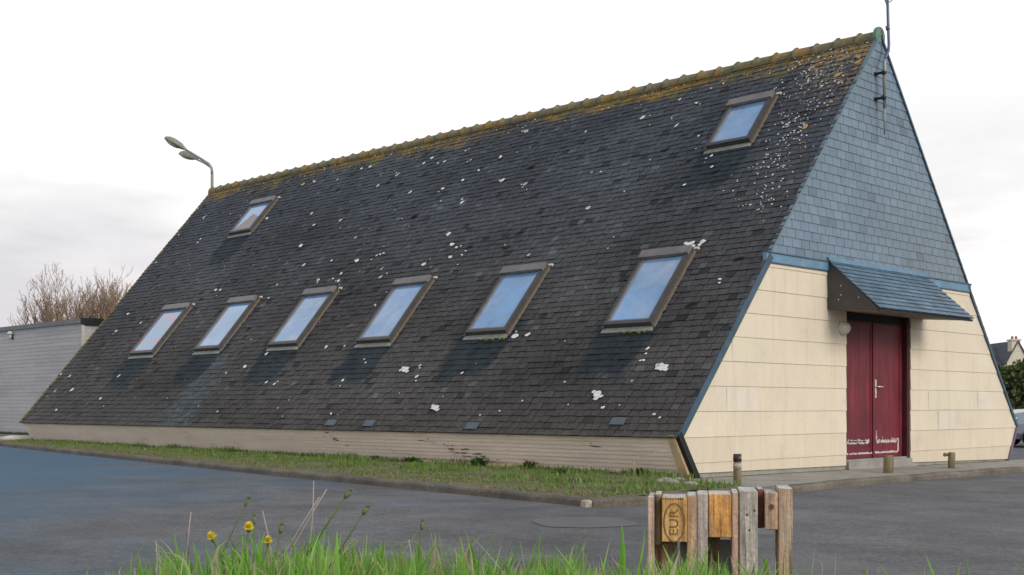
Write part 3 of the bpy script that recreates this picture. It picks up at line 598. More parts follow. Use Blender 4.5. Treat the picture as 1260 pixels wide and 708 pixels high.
# skylights
T0 = lambda p: O + EX * p.x + UP * p.y + NR * p.z
for i, (cx, ww, s0, s1) in enumerate(SKY):
    a, b = cx - ww / 2, cx + ww / 2; mb = MB(); H = .115; fw = .048
    mb.box((a + .012, s0, .0), (a + fw, s1, H - .01), T=T0); mb.box((b - fw, s0, .0), (b, s1, H), T=T0)
    mb.box((a + fw, s0, .0), (b - fw, s0 + fw + .01, H - .004), T=T0); mb.box((a + fw, s1 - fw, .0), (b - fw, s1, H - .004), T=T0)
    mb.box((b + .001, s0 - .02, .012), (b + .04, s1 + .03, .045), 2, T=T0); mb.box((a - .06, s0 - .02, .012), (a - .001, s1 + .03, .05), 0, T=T0)
    mb.box((a - .012, s1 - .13, H - .02), (b + .012, s1 + .02, H + .028), 1, T=T0)           # hood
    # sash
    mb.box((a + fw, s0 + fw + .01, .03), (a + fw + .03, s1 - fw, H - .018), 1, T=T0); mb.box((b - fw - .03, s0 + fw + .01, .03), (b - fw, s1 - fw, H - .018), 0, T=T0)
    mb.box((a + fw + .03, s0 + fw + .01, .03), (b - fw - .03, s0 + fw + .045, H - .018), 1, T=T0); mb.box((a + fw + .03, s1 - fw - .08, .03), (b - fw - .03, s1 - fw, H - .018), 0, T=T0)
    sk = mb.build('skylight', ['frame', 'hood', 'lit_gutter'], hall)
    mb = MB(); mb.box((a + fw + .031, s0 + fw + .046, .05), (b - fw - .031, s1 - fw - .081, .078), T=T0)
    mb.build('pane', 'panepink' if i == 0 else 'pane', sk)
    if i == 6:
        mb = MB(); x0, x1, y0, y1 = a + fw + .035, b - fw - .035, s0 + fw + .05, s1 - fw - .085
        mb.face([T0(V((x0, y0, .0805))), T0(V((x1, y0, .0805))), T0(V((x1, y0 + .42 * (y1 - y0), .0805))), T0(V((x0 + .48 * (x1 - x0), y0 + .62 * (y1 - y0), .0805)))]); mb.build('curtain', 'blind', sk)
    mb = MB(); mb.box((a - .03, s0 - .09, .018), (b + .02, s0 - .004, .034), T=T0)
    if i in (4, 5):
        for _ in range(9): mb.ball(T0(V((R.uniform(cx - .1, b), s0 - .11 + R.uniform(-.02, .02), .035))), .03, .02, .02, 6, 4, 2)
    mb.build('flashing', ['apron', 'pale', 'moss'], sk)
    mb = MB(); mb.box((b + .0, s1 + .021, .03), (b + .085, s1 + .06, .06), T=T0); mb.build('corner_flashing', 'pale', sk)

# ------------------------------------------------------------------ fixed things on the hall
wl = empty('wall_lamp', (.02, -1.11, 2.03), 'round glass bulkhead lamp on the cream panels left of the maroon door', 'lamp')
T = lambda p: V((.02 + p.z, -1.11 + p.x, 2.03 + p.y))
mb = MB(); mb.ball((0, 0, .02), .095, .095, .09, 16, 10, T=T, cut=-.015); mb.build('glass', 'lampglass', wl)
mb = MB(); mb.tube([T(V((0, 0, -.018))), T(V((0, 0, .022)))], [.115, .108], 16); mb.build('base', 'pale', wl)
am = empty('antenna_mast', (.14, -.1, 5.0), 'thin bent metal aerial mast bolted to the slate gable below the roof peak', 'antenna')
mb = MB(); mb.tube([(.14, -.1, 5.0), (.14, -.1, 5.45)], [.012, .016], 8); mb.tube([(.14, -.1, 5.4), (.14, -.1, 6.08), (.14, -.085, 6.14)], .026, 10); mb.build('lower_tube', 'galv', am)
mb = MB(); mb.tube([(.14, -.09, 6.11), (.14, -.05, 6.2), (.14, .02, 6.29), (.13, .055, 6.4), (.12, .05, 6.7), (.1, .035, 7.75)], .023, 10)
mb.tube([(.12, .05, 6.62), (.11, .042, 6.68)], .032, 10); mb.build('upper_tube', 'mast', am)
for z in (5.55, 5.93):
    mb = MB(); mb.box((.0, -.19, z - .025), (.02, -.1, z + .025)); mb.box((.02, -.17, z - .015), (.14, -.13, z + .015)); mb.tube([(.14, -.15, z), (.14, -.1, z)], .034, 8); mb.build('bracket', 'black', am)
mb = MB(); z = 7.02
for s_ in (-1, 1):
    mb.tube([(.11, .035, z - .03), (.11, .035 + s_ * .05, z + .03), (.11, .035 + s_ * .15, z + .08), (.11, .035 + s_ * .2, z + .2), (.11, .035 + s_ * .13, z + .3), (.11, .035, z + .33)], .011, 6)
mb.build('aerial_loop', 'galv', am)

mb = MB()
for i_ in range(60):
    ya = -4.7 + 9.3 * i_ / 60; yb = ya + .155
    if -1.1 < ya < 1.05: continue
    mb.face([(.012, ya, gz(0, ya) - .009), (.05 + .05 * R.random(), ya, gz(0, ya) - .009), (.05 + .05 * R.random(), yb, gz(0, yb) - .009), (.012, yb, gz(0, yb) - .009)])
struct(mb, 'pavement_dirt', 'bank')
# short posts on the pavement
def stub(x, y, h, r_, label, kind):
    z = gz(x, y) - .02; e_ = empty('wooden_post', (x, y, z), label, 'post', 'short posts on the pavement')
    mb = MB(); n = 10
    pts = [(x, y, z - .05), (x, y, z + h * .45), (x + .004, y, z + h - .02), (x + .004, y, z + h)]
    mb.tube(pts, [r_, r_ * 1.02, r_ * .98, r_ * .86], n); mb.build('shaft', 'post', e_)
    mb = MB()
    if kind == 'tall':
        mb.tube([(x, y, z + h * .56), (x, y, z + h * .74)], r_ * 1.08, n); mb.build('paint_band', 'palegrey', e_)
        mb = MB(); mb.tube([(x, y, z + h * .79), (x, y, z + h + .01)], [r_ * 1.1, r_ * 1.02], n); mb.build('cap', 'capwood', e_)
    elif kind == 'arm':
        mb.tube([(x, y, z + h * .85), (x - .07, y - .06, z + h * .85)], .024, 8); mb.ball((x - .075, y - .065, z + h * .85), .03, .03, .03, 8, 6); mb.build('peg', 'post', e_)
stub(1.23, -5.57, .36, .045, 'tallest short post with dark cap and peeling pale band, by the left cream panels', 'tall')
stub(.86, -1.35, .255, .072, 'squat weathered wooden stub post in front of the maroon door', 'plain')
stub(.73, .89, .25, .055, 'small wooden stub post with a side peg, right of the door', 'arm')
# little pipe at the foot of the long wall, pale kerbstone at the far corner
mb = MB(); mb.tube([(-.72, -5.0, -.03), (-.72, -5.0, .14), (-.715, -5.0, .19)], [.022, .022, .018], 8); tag(mb.build('vent_pipe', 'wood_trim'), 'thin pale upright pipe stub in the grass near the building corner', 'pipe')
mb = MB(); mb.tube([(-19.55, -5.35, .12), (-19.35, -5.15, .135), (-19.1, -4.85, .135), (-18.9, -4.72, .12)], [.05, .075, .075, .05], 8); tag(mb.build('edging_stone', 'pale'), 'pale rounded edging stone at the far corner of the long wall', 'stone')
mb = MB(); mb.box((-4.9, -4.93, .02), (-2.5, -4.87, .07)); tag(mb.build('timber_batten', 'wood_trim'), 'thin pale timber batten lying in the grass along the low wall', 'plank')
mb = MB(); mb.box((1.42, -8.46, -.09), (1.50, -8.36, .0), bev=.012); tag(mb.build('kerb_block', 'palegrey'), 'pale stone block set in the kerb at its corner', 'stone')
# rubble at the end of the verge
for k in range(11):
    x = R.uniform(.1, 1.3); y = R.uniform(-6.05, -5.5); mb = MB(); s = R.uniform(.03, .085)
    mb.ball((x, y, gz(x, y) + .01), s * R.uniform(1, 1.8), s, s * .5, 7, 5); 
    tag(mb.build('rubble_stone', 'conc'), 'grey rubble stone lying at the grass edge by the near building corner', 'stone', 'rubble stones at the end of the grass strip')

# ------------------------------------------------------------------ flat-roofed wing
ax, ay = -21.87, -2.2; AH = 3.23
an = empty('flat_roofed_annex', (ax, ay, 0), 'grey flat-roofed annex with horizontal boards beyond the hall', 'building')
def acol(u, v, row):
    c = V((.47, .455, .46)) * R.uniform(.94, 1.05) * (1 + .08 * fbm(u * .4, v * .5)); return (c.x, c.y, c.z)
mb = MB(); mb.box((ax - 18, ay + .03, -.1), (ax - .03, ay + 4.6, AH - .05)); mb.build('wall', 'wall', an)
mb = MB(); courses(mb, V((ax, ay + .025, 0)), EX, V((0, 0, 1)), V((0, -1, 0)), [(-18, .02), (0, .02), (0, AH - .12), (-18, AH - .12)], 0.105, 3.2, .010, .003, acol, gap=.004, wjit=0, stag=.3)
mb.build('boards', 'annex', an)
mb = MB(); courses(mb, V((ax - .025, ay, 0)), V((0, 1, 0)), V((0, 0, 1)), EX, [(0, .02), (4.6, .02), (4.6, AH - .16), (0, AH - .16)], 0.105, 3.2, .010, .003, acol, gap=.004, wjit=0, stag=.3)
mb.build('boards', 'annex', an)
mb = MB(); mb.box((ax - .04, ay - .03, .0), (ax + .02, ay + .04, AH - .13)); mb.build('corner_strip', 'pale', an)
mb = MB(); mb.box((ax - 18, ay - .04, AH - .12), (ax - .03, ay + .1, AH)); mb.build('coping', 'annexcope', an)
mb = MB(); mb.box((ax - .03, ay - .05, AH - .16), (ax + .06, ay + 4.6, AH + .01)); mb.build('fascia', 'black', an)
p = at(15, 411, 0); v_ = at(15, 411, 1) - CAM; t = (ay - CAM.y) / v_.y; q = CAM + v_ * t
al = empty('bulkhead_lamp', q, 'small hooded white lamp on the grey annex wall', 'lamp')
mb = MB(); mb.ball(q + V((0, -.06, 0)), .10, .09, .075, 10, 7, cut=-.02); mb.build('hood', 'pale', al)
mb = MB(); mb.tube([q + V((0, -.05, -.03)), q + V((0, -.05, -.14))], [.05, .04], 10); mb.build('lens', 'lamplens', al)
mb = MB(); mb.box((q.x - .05, q.y - .03, q.z - .16), (q.x + .05, q.y, q.z + .03)); mb.build('bracket', 'black', al)

# ------------------------------------------------------------------ street lamp
DL = 42.0; P0 = at(261, 500, DL); P0.z = gr(P0.x, P0.y)
lp = empty('street_lamp', P0, 'tall grey street lamp with two lantern heads behind the far end of the ridge', 'street lamp')
zt = at(261, 205, DL).z; tp = V((P0.x, P0.y, 0))
def L3(px, py, dd=0): return at(px, py, DL + dd)
mb = MB(); mb.tube([P0, tp + V((0, 0, 4)), L3(261, 215)], [.095, .075, .052], 12); mb.build('pole', 'galv', lp)
mb = MB(); mb.tube([L3(261, 216), L3(260.7, 208), L3(257, 202), L3(248, 196), L3(228, 184)], [.05, .05, .048, .043, .037], 8); mb.build('arm', 'galv', lp)
mb = MB(); mb.tube([L3(260, 206), L3(252, 201, .6), L3(241, 196, 1.6)], [.05, .04, .035], 8); mb.build('arm', 'galv', lp)
def lantern(a, b, w_, lab):
    mb = MB(); ln = (b - a).length; ux = (b - a) / ln; uz = V((0, 0, 1)); uz = (uz - ux * uz.dot(ux)).normalized(); uy = uz.cross(ux)
    T = lambda p: a + ux * p.x + uy * p.y + uz * p.z
    vs = []; n = 14; st = [(0, .035, .035), (.12, .07, .06), (.3, w_ * .8, .10), (.6, w_, .115), (.82, w_ * .92, .10), (.96, w_ * .6, .06), (1, w_ * .3, .03)]
    for t_, wy, hz in st:
        for k in range(n):
            an_ = 2 * math.pi * k / n; vs.append(T(V((t_ * ln, math.cos(an_) * wy, math.sin(an_) * hz * 1.5 * (1 if math.sin(an_) > 0 else .45)))))
    mb.mesh(vs, [(j * n + k, j * n + (k + 1) % n, (j + 1) * n + (k + 1) % n, (j + 1) * n + k) for j in range(6) for k in range(n)] + [tuple(range(6 * n, 7 * n))], smooth=True)
    h = mb.build('lamp_head', 'lamphead', lp)
    mb = MB(); mb.ball((ln * .6, 0, -.05), ln * .3, w_ * .78, .07, 12, 8, T=T); mb.build('lens', 'lamplens', h)
lantern(L3(229, 185), L3(203, 170.5), .30, '')
lantern(L3(243, 196.5, 1.5), L3(224, 189.5, 2.6), .26, '')

# ------------------------------------------------------------------ bare pollard trees behind the wing
def pollard(px, D, top, spread, label, seed, nb=11):
    rr = random.Random(seed); base = at(px, 500, D); base.z = gr(base.x, base.y)
    t_ = empty('bare_tree', base, label, 'tree', 'bare pollarded trees behind the annex'); H = at(px, top, D).z - base.z; hk = H * .5
    tr = MB(); tr.tube([base, base + V((.05, 0, hk * .5)), base + V((.0, .05, hk))], [.24, .19, .2], 8, c=(.16, .12, .09)); tr.build('trunk', 'bark', t_)
    mb = MB(); C_ = [(.26, .17, .13), (.32, .20, .16), (.20, .15, .11), (.34, .25, .14)]
    def twig(p, d, ln, r_, lev):
        pts = [p]; q = p; dd = d.normalized(); rs = [r_]; n = 5 if lev < 2 else 3
        for k in range(n):
            dd = (dd + V((rr.gauss(0, .13), rr.gauss(0, .13), .10 + rr.gauss(0, .08)))).normalized(); q = q + dd * ln / n; pts.append(q); rs.append(r_ * (1 - .7 * (k + 1) / n))
            if lev < 3 and k > 0:
                for _ in range(rr.choice((1, 2, 2))):
                    nd = (dd + V((rr.gauss(0, .42), rr.gauss(0, .42), rr.gauss(.2, .25)))).normalized(); twig(q, nd, ln * rr.uniform(.3, .55), max(rs[-1] * .6, .007), lev + 1)
        mb.tube(pts, [max(x, .006) for x in rs], 5 if lev < 2 else 3, c=rr.choice(C_), cap=False)
    for k in range(nb):
        f = (k + .5) / nb * 2 - 1; ang = rr.uniform(-.6, .6)
        d = RV * (f * spread * rr.uniform(.8, 1.1)) + DV * ang * spread * .7 + V((0, 0, 1.1 - .35 * abs(f)))
        twig(base + V((0, 0, hk * rr.uniform(.8, 1))), d, (H - hk) * rr.uniform(.85, 1.1) * (1 - .18 * abs(f)), rr.uniform(.08, .12), 0)
    mb.build('crown', 'bark', t_)
pollard(70, 52, 378, 1.2, 'widest bare tree fanning out above the grey annex roof', 3, 13)
pollard(112, 55, 380, .6, 'middle bare tree with upright shoots behind the annex', 8, 12)
pollard(97, 54, 378, .7, 'slender bare tree between the widest tree and the middle one', 31, 11)
pollard(140, 53, 377, .55, 'bare tree nearest the hall roof with tall dense upright shoots', 12, 13)
pollard(166, 57, 384, .5, 'bare tree mostly hidden by the slate roof edge', 15, 10)

# ------------------------------------------------------------------ right side: house, hedge, car
hp = at(1228, 500, 84); hp.z = gr(hp.x, hp.y) - .4
ho = empty('distant_house', hp, 'small distant cream house with slate roof and chimney above the hedge', 'house')
def H3(a, b, z): return hp + RV * a + DV * b + V((0, 0, z))
zr = at(0, 424, 84).z - hp.z; ze = at(0, 447, 84).z - hp.z
mb = MB(); gx = 1.05
mb.prism([H3(-4.5, 0, 0), H3(gx - .05, 0, 0), H3(gx - .05, 0, ze - .1), H3(-4.5, 0, ze - .1)], DV * 6)
mb.prism([H3(gx - .75, -.8, 0), H3(gx + .75, -.8, 0), H3(gx + .75, -.8, ze), H3(gx, -.8, zr + .1), H3(gx - .75, -.8, ze)], DV * 5); mb.build('wall', 'housewall', ho)
mb = MB(); mb.prism([H3(-4.7, -.3, ze - .15), H3(gx - .4, -.3, ze - .15), H3(gx - .4, 3, zr), H3(-4.7, 3, zr)], V((0, 0, .12))); mb.prism([H3(-4.7, 6.3, ze - .15), H3(gx - .4, 6.3, ze - .15), H3(gx - .4, 3, zr), H3(-4.7, 3, zr)], V((0, 0, .12)))
for sg in (-1, 1): mb.prism([H3(gx + sg * .86, -.9, ze - .1), H3(gx, -.9, zr + .12), H3(gx, 4.2, zr + .12), H3(gx + sg * .86, 4.2, ze - .1)], V((0, 0, .12)))
rf = mb.build('roof', 'houseroof', ho)
mb = MB(); ch = at(1245, 420, 84).z - hp.z; mb.prism([H3(.62, -.82, zr - .5), H3(1.2, -.82, zr - .5), H3(1.2, -.82, ch), H3(.62, -.82, ch)], DV * .7)
mb.prism([H3(.56, -.9, ch), H3(1.26, -.9, ch), H3(1.26, -.9, ch + .1), H3(.56, -.9, ch + .1)], DV * .85); cm = mb.build('chimney', 'housewall', rf)
for a in (.78, 1.04): 
    mb = MB(); mb.tube([H3(a, -.5, ch + .1), H3(a, -.5, ch + .32)], [.1, .08], 8); mb.build('chimney_pot', 'brick', rf)
mb = MB(); mb.prism([H3(gx - .35, -.83, ze - 1.4), H3(gx + .35, -.83, ze - 1.4), H3(gx + .35, -.83, ze - .4), H3(gx - .35, -.83, ze - .4)], DV * .02); mb.build('window', 'carglass', ho)
mb = MB(); mb.prism([H3(-2.6, -.03, .9), H3(-1.6, -.03, .9), H3(-1.6, -.03, 2.1), H3(-2.6, -.03, 2.1)], DV * .02); mb.build('window', 'carglass', ho)

hb = at(1262, 500, 45); hb.z = gr(hb.x, hb.y)
hg = empty('hedge', hb, 'dense dark green hedge beyond the car at the right', 'hedge')
mb = MB(); rr = random.Random(5); hx0, hx1 = -3.4, 12
def htop(a): return 2.62 + .22 * fbm(a * .7, 0) + .12 * fbm(a * 2.5, 1)
for i in range(9000):
    a = rr.uniform(hx0, hx1); zz = rr.random(); top = htop(a); z = .1 + (top - .1) * zz ** .75
    front = rr.random() < .78; lump = .25 * fbm(a * 1.6, z * 1.8, 3)
    b = (lump + rr.uniform(-.08, .12)) if front else rr.uniform(0, 1.6); z = z if front else top - rr.uniform(0, .15) + .1 * fbm(a * 3, b * 3)
    s = rr.uniform(.05, .11); n_ = V((rr.gauss(0, .6), rr.gauss(0, .6), rr.gauss(.3, .6))) - DV * .6; u_ = n_.orthogonal().normalized(); w_ = n_.normalized().cross(u_)
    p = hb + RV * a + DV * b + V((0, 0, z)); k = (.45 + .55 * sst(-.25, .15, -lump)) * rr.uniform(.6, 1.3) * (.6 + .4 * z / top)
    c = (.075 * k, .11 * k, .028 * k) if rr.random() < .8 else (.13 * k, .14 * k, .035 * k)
    mb.face([p - u_ * s, p + w_ * s * .7, p + u_ * s, p - w_ * s * .7], 0, c)
mb.build('foliage', 'leaf', hg)
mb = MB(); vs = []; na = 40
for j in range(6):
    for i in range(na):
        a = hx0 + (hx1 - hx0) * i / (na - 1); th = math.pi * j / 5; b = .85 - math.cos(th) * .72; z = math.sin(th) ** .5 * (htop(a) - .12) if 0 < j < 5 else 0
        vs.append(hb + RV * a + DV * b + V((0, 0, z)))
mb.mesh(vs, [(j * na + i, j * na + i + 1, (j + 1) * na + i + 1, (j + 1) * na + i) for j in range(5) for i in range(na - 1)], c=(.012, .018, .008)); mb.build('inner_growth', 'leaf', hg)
# grass slope under the hedge
mb = MB(); vs = []
for j in range(7):
    for i in range(30):
        a = -7 + 22 * i / 29; b = -5 + j; p = hb + RV * a + DV * b; vs.append((p.x, p.y, gr(p.x, p.y) - .02 + .10 * j + .03 * fbm(a, b)))
mb.mesh(vs, [(j * 30 + i, j * 30 + i + 1, (j + 1) * 30 + i + 1, (j + 1) * 30 + i) for j in range(6) for i in range(29)]); struct(mb, 'grass_slope', 'ground')
gb = MB()
for i in range(5000):
    a = rr.uniform(-3, 12); b = rr.uniform(-5, .8); p = hb + RV * a + DV * b; z = gr(p.x, p.y) + .10 * (b + 5) - .02; s = rr.uniform(.03, .05); h = rr.uniform(.08, .2)
    k = rr.uniform(.6, 1.3); c = (.14 * k, .17 * k, .05 * k); l_ = RV * rr.gauss(0, .05)
    gb.face([(p.x, p.y, z), tuple(p + RV * s + V((0, 0, z - p.z))), tuple(p + l_ + V((0, 0, z - p.z + h)))], 0, c)
tag(gb.build('slope_grass', 'grass'), 'rough grass on the slope below the hedge', 'grass', kind='stuff')

# parked car, seen only by its front corner past the gable
DC = 31.0; c0 = at(1236, 500, DC); c0.z = gr(c0.x, c0.y)
car = empty('parked_car', c0 + RV * 2.1, 'silver-blue car parked beyond the right corner of the hall', 'car')
CT_ = lambda p: c0 + RV * p.x + DV * p.y + V((0, 0, p.z))
st = [(0, .32, .62, .62, .66, .62), (.06, .26, .74, .74, .80, .7), (.35, .22, .88, .88, .84, .74), (.95, .2, .98, .98, .87, .8), (1.25, .2, .99, 1.0, .87, .8), (2.0, .2, .98, 1.44, .87, .60), (3.0, .2, .97, 1.46, .87, .60), (3.75, .2, .98, 1.30, .87, .58), (4.05, .22, .98, 1.0, .85, .74), (4.25, .3, .9, .9, .78, .7)]
mb = MB(); vs = []
for x, zb, zl, zt_, w0, w1 in st:
    for sg in (1, -1):
        ring = [(x, w0 * .92 * sg, zb), (x, w0 * sg, zb + .15), (x, w0 * sg, (zb + zl) / 2 + .05), (x, w0 * .97 * sg, zl), (x, w1 * sg, zt_ - .03), (x, w1 * .8 * sg, zt_)]
        if sg == -1: ring = ring[::-1]
        vs += [CT_(V((a, b + .85, c))) for a, b, c in ring]
n = 12; mb.mesh(vs, [(j * n + k, j * n + (k + 1) % n, (j + 1) * n + (k + 1) % n, (j + 1) * n + k) for j in range(len(st) - 1) for k in range(n)] + [tuple(range(n)), tuple(range((len(st) - 1) * n, len(st) * n))], smooth=False)
mb.build('body', 'carpaint', car)
for sg, y in ((-1, -.035), (1, 1.735)):
    for (xa, xb, ya, yb) in ((1.62, 2.45, 1.95, 2.45), (2.53, 3.85, 2.53, 3.45)):
        mb = MB(); ins = .245 * -sg
        mb.face([CT_(V((xa, y + .02 * -sg, 1.02))), CT_(V((xb, y + .02 * -sg, 1.02))), CT_(V((yb, y + ins, 1.38))), CT_(V((ya, y + ins, 1.38)))]); mb.build('window', 'carglass', car)
    mb = MB(); mb.tube([CT_(V((1.55, y - .08 * -sg, 1.0))), CT_(V((1.68, y - .08 * -sg, 1.05)))], .07, 8); mb.build('mirror', 'carpaint', car)
mb = MB(); mb.face([CT_(V((1.3, .13, 1.01))), CT_(V((1.3, 1.57, 1.01))), CT_(V((1.97, 1.4, 1.45))), CT_(V((1.97, .3, 1.45)))]); mb.build('windscreen', 'carglass', car)
for y in (.10, 1.42):
    mb = MB(); mb.ball(CT_(V((.22, y + .08, .74))), .22, .16, .09, 10, 8, T=None); mb.build('headlight', 'headlight', car)
mb = MB(); mb.prism([CT_(V((-.012, .45, .48))), CT_(V((-.012, 1.25, .48))), CT_(V((-.012, 1.25, .62))), CT_(V((-.012, .45, .62)))], RV * .03); mb.build('grille', 'rubber', car)
for x in (.8, 3.45):
    for y in (-.03, 1.55):
        mb = MB(); mb.tube([CT_(V((x, y, .31))), CT_(V((x, y + .18, .31)))], .315, 20); wh = mb.build('wheel', 'rubber', car)
        yy = y - .008 if y < 0 else y + .165
        mb = MB(); mb.tube([CT_(V((x, yy, .31))), CT_(V((x, yy + .023, .31)))], .2, 16); mb.build('rim', 'rim', wh)

# ------------------------------------------------------------------ bank with the foreground grass
def bankz(l, D): return .43 * sst(3.5, 2.35, D + .12 * fbm(l * .8, 0)) * sst(9, 5, abs(l)) + .03 * fbm(l * 1.5, D * 1.5)
mb = MB(); vs = []; Ls = [-9 + .3 * i for i in range(61)]; Ds = [-7 + .4 * i for i in range(20)] + [.9 + .14 * i for i in range(22)]
for D in Ds:
    for l in Ls:
        p = CAM + DV * D + RV * l; e_ = max(sst(6.5, 9, abs(l)), sst(-5, -7, D), sst(3.5, 3.84, D)); vs.append((p.x, p.y, gr(p.x, p.y) - .03 * e_ + .005 + (bankz(l, D) + .06) * (1 - e_)))
nx = len(Ls); mb.mesh(vs, [(j * nx + i, j * nx + i + 1, (j + 1) * nx + i + 1, (j + 1) * nx + i) for j in range(len(Ds) - 1) for i in range(nx - 1)], smooth=True)
struct(mb, 'grass_bank', 'bank')
def bank_pt(l, D):
    p = CAM + DV * D + RV * l; p.z = gr(p.x, p.y) + .005 + bankz(l, D) + .05; return p
TOPS = [(-900, 696), (0, 714), (90, 706), (150, 698), (220, 688), (290, 678), (350, 672), (420, 675), (480, 676), (560, 682), (640, 689), (700, 688), (760, 686), (800, 692), (830, 693), (900, 691), (950, 696), (1010, 698), (1100, 703), (1190, 703), (1260, 712), (2200, 698)]
def topf(x):
    for a, b in zip(TOPS, TOPS[1:]):
        if a[0] <= x <= b[0]: return a[1] + (b[1] - a[1]) * (x - a[0]) / (b[0] - a[0])
    return 700
GB = MB(); rr = random.Random(11)
def blade(mb, root, tip, w0, c, bend=.0, segs=4, side=None, mi=0, fold=.0):
    d = tip - root; u = side or RV; out = V((u.x, u.y, 0)) * bend; L_, R_ = [], []; vs = []; cs = []
    for k in range(segs + 1):
        t = k / segs; p = root + d * t + out * (math.sin(t * math.pi * .5) - t) * 1.2 + V((0, 0, abs(bend) * .35 * math.sin(t * math.pi)))
        w_ = w0 * (1 - t ** 1.8) * (.7 + .3 * math.sin(min(1, t * 2) * math.pi / 2)) + .0003
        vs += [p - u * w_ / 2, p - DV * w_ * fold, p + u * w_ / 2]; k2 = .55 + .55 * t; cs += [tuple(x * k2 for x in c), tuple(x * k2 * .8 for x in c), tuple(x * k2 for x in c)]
    mb.mesh(vs, [(k * 3 + q, k * 3 + q + 1, (k + 1) * 3 + q + 1, (k + 1) * 3 + q) for k in range(segs) for q in (0, 1)], mi, cs, True)
def gcolr():
    k = rr.random()
    if k < .64: c = V((.19, .42, .055))
    elif k < .84: c = V((.32, .54, .12))
    elif k < .94: c = V((.42, .46, .18))
    else: c = V((.52, .44, .30))
    return tuple(c * rr.uniform(.6, 1.15))
def put(px, D, tpx, tpy, wd, c, bend=0, mb=None, segs=4, fold=.25):
    l = (px - 630) / FPX * D; root = bank_pt(l, D); tip = at(tpx, tpy, D + rr.uniform(-.05, .05))
    if tip.z < root.z + .02: tip.z = root.z + .02
    sd = (RV * math.cos(a_ := rr.uniform(-.9, .9)) + DV * math.sin(a_)); blade(mb or GB, root, tip, wd, c, bend, segs, sd, fold=fold)
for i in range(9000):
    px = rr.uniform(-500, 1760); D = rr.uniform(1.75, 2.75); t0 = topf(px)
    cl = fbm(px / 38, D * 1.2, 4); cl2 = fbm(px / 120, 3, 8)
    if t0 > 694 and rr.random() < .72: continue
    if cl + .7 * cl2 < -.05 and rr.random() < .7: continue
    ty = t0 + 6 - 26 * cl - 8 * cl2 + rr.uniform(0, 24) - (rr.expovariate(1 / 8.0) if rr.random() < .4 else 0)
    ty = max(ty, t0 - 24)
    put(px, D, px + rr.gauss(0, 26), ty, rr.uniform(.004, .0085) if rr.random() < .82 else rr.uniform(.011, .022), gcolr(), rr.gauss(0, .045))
for i in range(5200):     # shorter sward over the rest of the bank, for views from the side
    l = rr.uniform(-5, 5); D = rr.choice((rr.uniform(-2, 1.7), rr.uniform(2.6, 3.5))); 
    if D < 1.6 and abs(l) < .7 and D > -.6: continue
    root = bank_pt(l, D); h = rr.uniform(.04, .13); blade(GB, root, root + V((rr.gauss(0, .03), rr.gauss(0, .03), h)), rr.uniform(.004, .008), gcolr(), 0, 3)
# hand-placed taller blades
g1, g2, dry, rd = (.22, .46, .06), (.34, .54, .15), (.52, .46, .42), (.45, .25, .16)
for px, D, tx, ty, w_, c, b in ((100, 2.2, 186, 656, .008, (.26, .30, .10), .02), (170, 2.2, 245, 690, .009, g1, -.1), (214, 2.1, 205, 691, .008, rd, 0), (700, 2.3, 722, 668, .007, g2, -.06), (585, 2.3, 574, 656, .006, g2, .03),
    (556, 2.3, 572, 668, .007, g1, -.02), (545, 2.3, 528, 646, .006, g2, .02), (590, 2.4, 610, 642, .004, (.2, .3, .1), .0), (655, 2.4, 656, 664, .003, (.2, .3, .1), 0), (988, 2.3, 1003, 673, .006, g2, 0), (965, 2.4, 970, 668, .005, g2, .0),
    (1060, 2.3, 1068, 696, .004, g2, 0), (1026, 2.4, 1028, 680, .003, dry, 0), (1160, 2.3, 1182, 692, .005, g2, 0), (1120, 2.3, 1130, 698, .004, g1, 0), (383, 2.2, 402, 632, .006, g1, 0), (395, 2.2, 385, 640, .006, g1, 0), (440, 2.2, 452, 655, .006, g2, 0), (330, 2.2, 300, 662, .012, g1, .0), (300, 2.2, 298, 655, .012, g1, 0),
    (268, 2.2, 272, 672, .010, g1, .0), (500, 2.2, 497, 682, .016, g1, 0), (505, 2.2, 508, 680, .014, g1, 0), (662, 2.2, 668, 695, .02, g1, 0), (420, 2.15, 414, 672, .02, g1, 0), (350, 2.15, 352, 668, .018, g1, 0), (366, 2.1, 372, 676, .018, g2, 0), (805, 2.5, 803, 668, .006, g2, 0), (850, 2.5, 846, 680, .009, g2, .0), (870, 2.5, 876, 676, .008, g2, 0), (886, 2.5, 884, 678, .008, g2, 0)):
    put(px, D, tx, ty, w_, c, b, segs=8)
for i in range(150):
    px = rr.choice((rr.gauss(300, 55), rr.gauss(390, 60), rr.uniform(180, 780), rr.uniform(180, 620))); ty = rr.uniform(650, 686)
    put(px, rr.uniform(1.9, 2.5), px + rr.gauss(0, 34), ty, rr.choice((.004, .006, .009, .013, .018)), gcolr(), rr.gauss(0, .06), segs=8)
for i in range(70):
    px = rr.uniform(170, 1000); c = (.50, .43, .33) if rr.random() < .6 else (.33, .22, .14); put(px, rr.uniform(1.8, 2.5), px + rr.gauss(0, 70), topf(px) + rr.uniform(-12, 16), rr.uniform(.002, .005), c, rr.gauss(0, .09), segs=7)
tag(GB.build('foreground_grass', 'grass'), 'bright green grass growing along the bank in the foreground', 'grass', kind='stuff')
# the broad pointed leaf left of the pallets
mb = MB(); l = (752 - 630) / FPX * 2.15; root = bank_pt(l, 2.15)
blade(mb, root, at(765, 643, 2.15), .023, (.15, .40, .035), .03, 10, RV, fold=.3); tag(mb.build('broad_leaf', 'grass'), 'broad bright green pointed leaf standing just left of the pallet wood', 'leaf')
